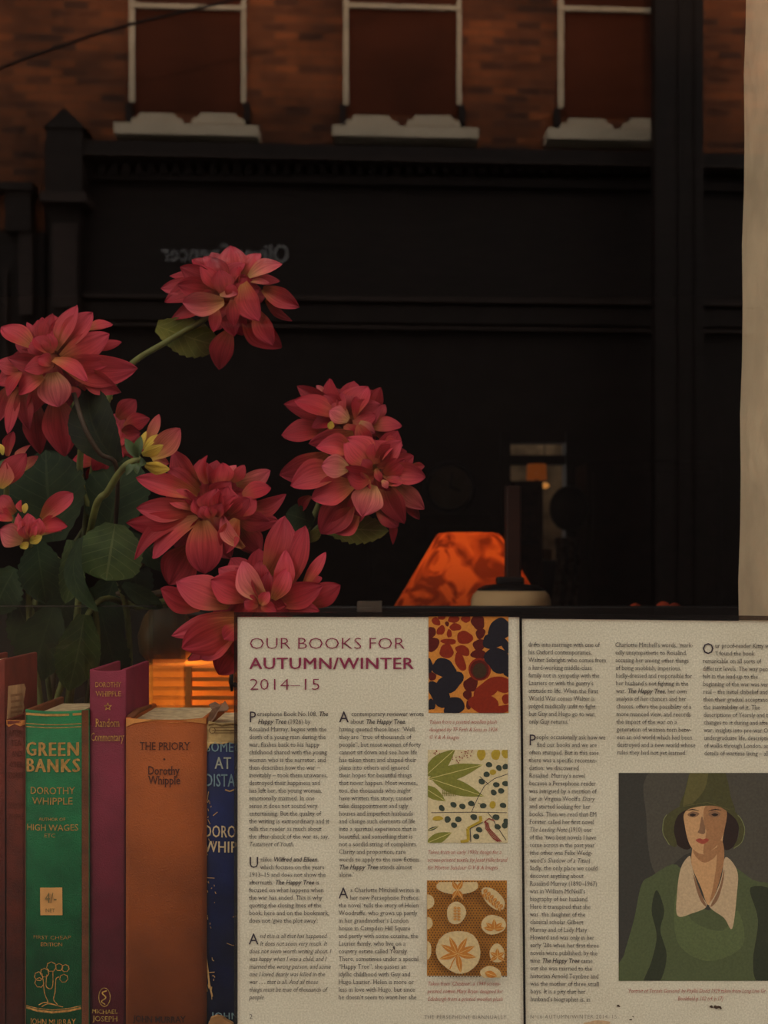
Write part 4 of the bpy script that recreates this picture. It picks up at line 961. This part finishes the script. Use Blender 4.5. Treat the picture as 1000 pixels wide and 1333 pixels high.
class Flower:
    def __init__(s, label, cx, cy, Y, scale, off, name='dahlia', stem=None, group='dahlias in the vase'):
        s.Y, s.sc, s.off = Y, scale, off; s.c = P(cx,cy,Y); s.cx, s.cy = cx, cy
        s.neck = Vector((-.272+R.uniform(-.055,.055), 1.085+R.uniform(-.04,.04), 1.42))
        s.foot = Vector((-.272+R.uniform(-.06,.06), 1.08+R.uniform(-.05,.05), 1.152))
        s.t = thing(name, label, 'flower', s.foot, group)
    def z(s, x, y): return (x/s.sc+s.off[0], y/s.sc+s.off[1])
    def pt(s, x, y, d=0.0): px, py = s.z(x, y); return P(px, py, s.Y+d)
    def petals(s, lst, dz=.0045, back=.012):
        """(bx,by,tx,ty,w,kind[,layer]) in zoom pixels, listed from the back to the front"""
        n = len(lst); pxm = s.Y/FPX/s.sc
        for i, p in enumerate(lst):
            bx, by, tx, ty, w, kd = p[:6]; lay = p[6] if len(p) > 6 else i/n
            ex = p[7] if len(p) > 7 else {}
            db = back-lay*.030; dt = back+.004-lay*.034+R.uniform(-.002,.002)+ex.get('dt',0)
            B, T = s.pt(bx,by,db), s.pt(tx,ty,dt)
            mb = MB(); W = w*pxm*1.10
            blade(mb, B, T, W, ex.get('bulge', .10*(T-B).length), ex.get('cup', R.uniform(-.30,.55)), ex.get('tw', R.uniform(-.65,.65)), ex.get('sway', R.uniform(-.10,.10)), ex.get('tp', R.uniform(1.15,1.75)), 8, 16, .05, 0, ex.get('curl', R.uniform(-.20,.08)), R, R.uniform(-.1,.45))
            mb.build('petal', PM[kd], s.t, True)
    def filler(s, r, n, kd='r', d=.013, ecc=1.0, cxy=None):
        cx, cy = cxy or (s.cx, s.cy); k0 = R.uniform(0,1)
        for i in range(n):
            a = 2*math.pi*(i+k0)/n+R.uniform(-.2,.2); rr_ = r*R.uniform(.8,1.05)
            B = P(cx,cy,s.Y+d); T = P(cx+rr_*math.cos(a), cy+rr_*ecc*math.sin(a), s.Y+d+.006)
            mb = MB(); blade(mb, B, T, r*.55*s.Y/FPX, .003, .2, R.uniform(-.3,.3), 0, 2.2, 6, 10); mb.build('petal', PM[kd], s.t, True)
    def inner(s, r, n, kd='pr', d=.002):
        for i in range(n):
            a = 2*math.pi*(i+R.random())/n; r0 = r*R.uniform(.05,.3); r1 = r*R.uniform(.75,1.1)
            B = P(s.cx+r0*math.cos(a), s.cy+r0*math.sin(a), s.Y+d); T = P(s.cx+r1*math.cos(a), s.cy+r1*math.sin(a), s.Y+d-.006*R.random())
            mb = MB(); blade(mb, B, T, r*R.uniform(.5,.78)*s.Y/FPX, .005, R.uniform(.1,.6), R.uniform(-.6,.6), R.uniform(-.15,.15), R.uniform(1.1,1.6), 6, 12, .05, 0, R.uniform(-.15,.1), R, R.uniform(0,.5)); mb.build('petal', PM[R.choice(kd)], s.t, True)
    def core(s, r=14, d=.002, m=None):
        MB().ball(P(s.cx,s.cy,s.Y+d), r*s.Y/FPX, sq=(1,.6,1)).build('flower_centre', m or RED, s.t, True)
    def stem(s, pts=None, r=.0028, m='stem', calyx=True, dstart=.016):
        a = P(s.cx,s.cy,s.Y+dstart)
        way = [P(*q) for q in (pts or [])]
        if not way: way = [a.lerp(s.neck,.5)+Vector((0,.02,.012))]
        P_ = spline([a]+way+[s.neck, s.neck.lerp(s.foot,.55), s.foot], 8)
        MB().tube(P_, r, 8).build('stem', M[m], s.t, True)
        if calyx:
            dirv = (P_[1]-P_[0]).normalized(); MB().ball(a-dirv*.001, .008, sq=(1,.8,1)).build('calyx', M['sepal'], s.t, True)
    def leaf(s, bx, by, tx, ty, w, kd, Y=None, dY=0.0, cup=.15, tw=0.0, bulge=.004, sway=0.0, serr=.16, tp=1.9, curl=-.05):
        Y = Y or s.Y; B, T = P(bx,by,Y), P(tx,ty,Y+dY)
        mb = MB(); blade(mb, B, T, w*Y/FPX, bulge, cup, tw, sway, tp, 8, 36, .02, serr, curl); mb.build('leaf', LM[kd], s.t, True)

# tall bloom at the top
f = Flower('tallest coral dahlia, leaning out alone at the upper right of the bunch', 298, 384, 1.06, 5.0, (190,310))
f.inner(50, 7); f.filler(58, 9, 'r', .010)
f.petals([
 (650,480,880,715,200,'r'),(545,600,470,855,150,'r',.05,dict(tw=0,cup=.1)),(700,280,875,285,70,'r'),(430,450,165,535,100,'r'),(420,330,95,325,120,'p'),(400,330,115,410,130,'r'),
 (420,300,155,250,80,'r'),(470,260,300,130,120,'r'),(500,270,375,108,90,'p'),(760,330,1000,452,120,'p',.35,dict(tp=1.4,cup=.5)),(780,400,950,542,60,'p',.35),(560,270,550,45,185,'p'),(640,260,737,85,105,'p'),
 (480,310,225,185,140,'r'),(450,330,205,300,130,'r'),(670,255,882,148,110,'l'),(680,280,805,292,40,'l'),(500,340,350,175,130,'r'),(720,470,828,698,135,'p'),
 (590,300,590,180,130,'r'),(560,380,640,230,150,'r'),(520,380,480,200,130,'r'),(450,440,440,612,78,'p'),(560,400,572,578,84,'r'),(640,290,745,540,185,'p',.85,dict(cup=.45)),(510,405,238,420,150,'l',.95,dict(cup=.5,tw=.5)),(480,372,600,362,44,'l',1.0),(545,390,575,300,90,'r',1.0)])
f.core(12); f.stem([(268,414,1.072),(222,442,1.07),(170,475,1.065),(140,522,1.07),(116,640,1.08),(100,745,1.085)], .0026)
f.leaf(204,424,288,452,52,'y',1.075,.01,tw=-.25,bulge=.006,serr=.12)

# big left bloom
f = Flower('large coral dahlia at the far left, facing outward above the dark leaf', 70, 470, 1.0, 5.263, (0,390))
f.inner(50, 7); f.filler(62, 10, 'r', .012)
f.petals([
 (240,700,270,1060,160,'r',0),(390,680,445,1075,235,'r',.05,dict(tw=0,cup=.15)),(60,600,-10,840,120,'r'),(600,330,835,287,70,'r'),(540,590,660,622,60,'r'),(640,590,730,650,60,'y',.1),(470,780,560,870,90,'y',.1),(240,330,183,158,60,'p'),(330,330,275,112,100,'r'),(600,200,772,163,95,'p'),
 (330,330,370,100,120,'r'),(350,330,430,105,100,'r'),(130,600,65,922,95,'p'),(170,600,182,892,130,'p'),(260,560,200,805,115,'p'),(160,490,-20,580,130,'r'),(170,470,-20,432,125,'p'),(560,490,822,642,150,'p'),
 (225,325,8,200,165,'p',.5,dict(cup=.3)),(380,350,545,48,165,'p'),(430,340,632,85,180,'p'),(470,600,522,690,110,'r'),(330,430,45,400,120,'r'),(160,500,62,672,115,'r'),(420,430,932,482,205,'p',.6,dict(cup=.3,tp=1.9)),
 (420,400,748,238,165,'p'),(300,530,122,645,150,'p'),(340,370,230,250,110,'r'),(350,370,330,230,100,'r'),(430,440,758,425,130,'p',.75),(360,500,400,735,235,'l',.8,dict(cup=.2)),(370,440,155,468,125,'r',.9),(350,450,260,400,100,'r',.95),(362,415,600,570,115,'p',.97,dict(cup=.6,tw=.6))])
f.core(11); f.stem([(104,560,1.04),(108,640,1.06)], .0028)
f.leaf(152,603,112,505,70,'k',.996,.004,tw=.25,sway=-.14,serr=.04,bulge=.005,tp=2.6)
f.stem2 = MB().tube(spline([P(96,512,.992), P(111,558,.985), P(130,590,.988), P(152,610,1.0), P(150,700,1.05)]), .0019).build('leaf_stalk', mat('dark_leaf_stalk', S(58,42,26), .6, .15, 90), f.t, True)

# right pair
f = Flower('upper dahlia of the right-hand pair, darker and set behind its neighbour', 450, 549, 1.06, 4.762, (355,480))
f.inner(50, 7); f.filler(60, 9, 'r', .012)
f.petals([
 (460,270,460,110,90,'r'),(400,230,145,112,110,'r'),(600,260,670,115,110,'r'),(330,160,270,102,34,'l'),(330,390,55,415,165,'r'),(420,260,68,222,150,'p'),(630,330,698,220,70,'p'),(420,300,330,60,150,'r'),
 (480,310,580,100,180,'p'),(640,400,775,430,110,'r'),(610,360,802,352,125,'p'),(400,290,135,200,150,'r'),(430,300,410,150,110,'p'),(520,320,520,170,100,'r'),(500,340,640,285,110,'r'),(470,320,350,255,115,'l'),(450,350,520,440,90,'r'),(540,330,635,400,70,'l'),(530,350,595,490,95,'r'),(340,350,385,355,50,'y')])
f.core(10); f.stem([(400,690,1.08),(330,770,1.09),(190,790,1.10)], .0026)
f = Flower('lower dahlia of the right-hand pair, facing the street', 486, 612, 1.03, 4.762, (355,480))
f.inner(50, 7); f.filler(62, 10, 'r', .012)
f.petals([
 (240,790,178,882,75,'r'),(820,800,912,932,70,'r'),(740,900,745,1090,50,'r'),(860,600,942,604,55,'p'),(700,620,885,545,120,'p'),(300,560,190,560,70,'r'),(350,540,42,672,190,'p'),(700,500,805,455,115,'r'),(500,400,222,455,120,'p'),
 (650,850,785,972,160,'p'),(480,760,298,1024,190,'p'),(530,870,350,1005,165,'p'),(760,710,943,872,115,'l'),(420,640,108,722,180,'p'),(560,740,505,970,120,'p'),(690,700,805,965,155,'p'),(500,530,268,468,135,'p'),(500,720,240,805,180,'p'),
 (700,640,948,672,130,'p'),(640,600,785,485,160,'r'),(620,600,450,430,200,'p'),(630,590,580,430,130,'r'),(640,590,640,450,110,'r'),(690,650,820,560,110,'r'),(700,720,815,700,100,'p'),(620,720,555,915,190,'l',.8,dict(cup=.15)),
 (470,620,302,605,140,'l',.85),(630,650,440,625,150,'r',.92,dict(cup=.5)),(600,680,560,700,110,'p',.93),(640,620,675,705,46,'p',.95),(610,640,560,560,80,'r',.97),(680,690,715,740,50,'l',.97)])
f.core(9, m=YPK); f.stem([(410,692,1.07),(330,760,1.09),(200,785,1.10)], .0028)
f.leaf(418,684,505,690,44,'y',1.045,-.01,tw=.2,serr=.2,bulge=-.004); f.leaf(408,680,372,668,40,'d',1.05,0,serr=.12)
f.leaf(400,705,418,690,16,'y',1.06)

# back bloom, mostly hidden
f = Flower('dark red dahlia half hidden behind the big leaf and yellow bud', 146, 580, 1.085, 5.882, (90,500))
f.filler(50, 9, 'r', .014)
f.petals([(250,620,148,772,135,'r'),(200,600,10,570,130,'r'),(330,600,310,700,110,'r'),(60,640,10,690,80,'r'),(370,260,512,118,140,'r'),(420,330,618,262,130,'r'),(400,370,545,375,120,'r'),(350,430,440,400,110,'p'),(330,540,200,560,120,'r'),(330,520,420,560,110,'r'),(260,560,250,690,100,'r'),(330,470,370,300,110,'p'),(300,500,180,660,110,'r')])
f.core(9); f.stem([(138,640,1.09)], .0022); 
f.petals([(240,90,215,20,60,'y',.9),(270,60,330,120,60,'y',.9)])

# front pair
f = Flower('wide coral dahlia in the middle of the bunch above the plum book', 272.7, 664, 1.0, 4.348, (160,570))
f.inner(50, 7); f.filler(66, 10, 'r', .012)
f.petals([
 (380,620,265,830,200,'r',.0,dict(tw=0)),(600,220,640,152,70,'l'),(640,260,840,195,110,'l'),(440,270,285,65,165,'p'),(640,460,880,470,120,'p'),(660,500,775,665,150,'p'),(700,380,928,343,120,'p'),(480,260,460,93,80,'r'),(620,250,690,153,66,'r'),
 (430,310,250,170,125,'p'),(420,330,68,213,120,'p',.35),(550,280,560,138,160,'r'),(680,330,830,265,130,'r'),(400,470,68,692,95,'r',.4,dict(sway=.28,tp=1.4)),(400,400,80,398,130,'p'),(420,430,8,503,140,'r',.5,dict(tp=1.5,sway=-.1)),(420,400,240,310,120,'p'),
 (520,500,612,685,160,'p'),(430,460,178,688,170,'p',.62,dict(cup=.3)),(640,440,830,490,120,'p'),(450,470,470,770,190,'p',.7,dict(cup=.25,tp=2.2)),(640,440,750,335,130,'r'),(560,440,600,275,160,'r'),(480,440,410,335,130,'r'),(520,440,530,285,150,'r'),(600,440,720,350,130,'r'),
 (540,450,640,330,110,'r'),(650,460,575,655,120,'p',.85,dict(cup=.3)),(690,620,568,428,90,'l',.92,dict(cup=.5)),(480,460,440,385,80,'r',.95),(540,450,560,370,90,'r',.97),(500,455,480,390,70,'r',1.0)])
f.core(11); f.stem([(210,705,1.04),(180,740,1.07)], .003, 'stemb')
f.leaf(150,682,138,756,84,'g',1.02,-.01,serr=.07,tp=5,bulge=.006,tw=.2,curl=.02); f.leaf(160,690,220,745,30,'d',1.05,.0)

f = Flower('lowest coral dahlia, its right side tucked behind the left notice', 337.5, 778, .972, 4.0, (200,670))
f.inner(50, 7); f.filler(70, 10, 'r', .012)
f.petals([
 (250,480,38,383,140,'r'),(800,470,978,370,120,'r'),(810,370,878,323,40,'p'),(380,700,178,760,75,'r'),(430,700,335,838,140,'r'),(520,520,480,800,170,'r'),(600,520,700,720,170,'r'),(690,380,785,55,160,'r'),(780,370,892,188,62,'p'),(500,390,335,275,130,'p'),
 (430,600,235,745,150,'p'),(590,310,690,8,185,'p',.3,dict(cup=.15)),(640,480,868,492,90,'r'),(640,440,690,180,100,'p'),(640,460,884,372,130,'r'),(400,470,118,350,185,'p',.5),(430,520,90,630,110,'p',.5,dict(tp=1.3)),(430,560,148,682,200,'p'),(500,430,298,340,165,'r'),
 (480,560,640,660,160,'r'),(620,440,705,283,90,'p'),(590,450,600,300,90,'r'),(440,580,365,645,90,'p'),(560,470,480,300,100,'r'),(580,440,450,245,135,'l',.9,dict(cup=.35,tw=.3)),(560,480,640,500,60,'r',.95),(545,470,470,450,80,'r',.95),(560,470,600,400,60,'p',1.0)])
f.core(9, m=YPK); f.stem([(240,770,1.04),(190,775,1.07)], .003, 'stemb')

# bud seen from behind, yellow outer petals
f = Flower('half-open bud with yellow outer petals and green sepals, seen from behind', 178, 598, .995, 5.882, (90,500), 'dahlia_bud')
f.petals([(590,470,690,228,80,'k'),(640,570,765,610,80,'k'),(620,560,850,338,170,'k',.3,dict(tw=-.3)),(560,480,592,360,40,'y'),(570,500,688,382,48,'y'),(560,540,722,468,92,'y',.8,dict(cup=-.5)),(580,620,770,657,95,'y',.9,dict(cup=-.5))])
sp_ = MB()
for a in ((520,565,428,415,75),(525,560,552,398,75),(540,590,592,612,70),(530,600,520,690,60),(505,600,435,700,60)):
    blade(sp_, f.pt(a[0],a[1],-.022), f.pt(a[2],a[3],-.026), a[4]/5.882*.995/FPX, .002, .3, R.uniform(-.2,.2), 0, 1.6, 6, 10)
sp_.build('sepals', M['sepal'], f.t, True)
MB().tube(spline([f.pt(540,575,-.018), f.pt(490,592,-.022), f.pt(430,630,-.02), f.pt(370,700,-.012), f.pt(290,830,0), f.pt(205,940,.01), P(108,740,1.05), f.neck, f.foot]), .0028).build('stem', M['stem'], f.t, True)

# opening bud at left
f = Flower('small half-open pink dahlia low at the left edge', 38, 686, .985, 5.554, (0,560), 'dahlia_bud')
f.petals([(110,600,-10,468,120,'p'),(90,650,-20,600,100,'r'),(300,640,528,456,125,'p',.4,dict(cup=.4,tp=3)),(280,725,482,682,125,'r',.5,dict(cup=.5)),(160,590,143,502,50,'r'),(175,600,190,528,40,'y'),(300,760,440,712,40,'k'),
 (165,800,-12,720,165,'l',.7,dict(cup=.2)),(200,760,120,600,90,'p',.75),(230,760,200,600,110,'p',.8),(250,760,290,640,100,'p',.85),(210,770,150,650,90,'p',.9),(220,780,240,630,110,'p',.95),(190,780,180,690,90,'r',1.0),(240,780,260,690,80,'p',1.0),
 (215,810,302,768,60,'y',1.0),(145,845,210,815,50,'y',1.0)])
MB().ball(f.pt(215,730,.006), .0085, sq=(1.1,.9,1.2)).build('flower_centre', PINK, f.t, True)
f.stem([(40,730,1.03)], .0024)
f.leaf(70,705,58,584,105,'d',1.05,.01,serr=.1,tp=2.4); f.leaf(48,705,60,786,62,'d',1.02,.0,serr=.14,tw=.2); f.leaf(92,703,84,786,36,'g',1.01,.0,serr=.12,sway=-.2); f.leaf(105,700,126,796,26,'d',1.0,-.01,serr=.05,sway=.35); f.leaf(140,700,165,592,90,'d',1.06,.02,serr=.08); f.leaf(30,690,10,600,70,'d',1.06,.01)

f = Flower('yellow and dark pink bud at the left edge under the large bloom', 8, 612, 1.01, 5.554, (0,560), 'dahlia_bud')
f.petals([(60,190,90,5,90,'r'),(150,300,275,185,70,'k'),(150,270,200,95,90,'k'),(20,180,-10,90,40,'y'),(20,400,120,318,60,'y'),(10,400,185,165,150,'r',.8,dict(cup=-.3)),(0,420,40,230,110,'k',.9)])
f.stem([(20,680,1.05)], .0024)
# leaves drooping inside and around the vase
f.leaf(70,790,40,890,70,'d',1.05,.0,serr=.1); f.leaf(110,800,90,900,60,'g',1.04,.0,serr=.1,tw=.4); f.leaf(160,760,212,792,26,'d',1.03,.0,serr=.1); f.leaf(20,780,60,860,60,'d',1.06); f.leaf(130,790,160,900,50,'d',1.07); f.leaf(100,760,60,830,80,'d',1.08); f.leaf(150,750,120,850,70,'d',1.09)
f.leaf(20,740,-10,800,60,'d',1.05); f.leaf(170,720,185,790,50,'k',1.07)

# ------------------------------------------------------------------ vase
vx0, vx1, vy0, vy1, vz1 = -.365, P(199,0,1.0).x, 1.0, 1.165, P(0,790,1.0).z
t = thing('glass_vase', 'square clear glass vase of dahlias behind the green and plum books', 'vase', ((vx0+vx1)/2,(vy0+vy1)/2,1.137))
v = MB(); th = .004
v.box((vx0,vy0,1.1375),(vx1,vy0+th,vz1)); v.box((vx0,vy1-th,1.1375),(vx1,vy1,vz1)); v.box((vx0,vy0+th,1.1375),(vx0+th,vy1-th,vz1)); v.box((vx1-th,vy0+th,1.1375),(vx1,vy1-th,vz1)); v.box((vx0+th,vy0+th,1.1375),(vx1-th,vy1-th,1.147))
v.build('glass_body', M['clear'], t)
rm = MB(); z0, z1 = vz1, vz1+.0012
rm.box((vx0,vy0,z0),(vx1,vy0+th,z1)); rm.box((vx0,vy1-th,z0),(vx1,vy1,z1)); rm.box((vx0,vy0+th,z0),(vx0+th,vy1-th,z1)); rm.box((vx1-th,vy0+th,z0),(vx1,vy1-th,z1))
rm.build('rim', M['rimglass'], t)
SC.render.film_transparent = False
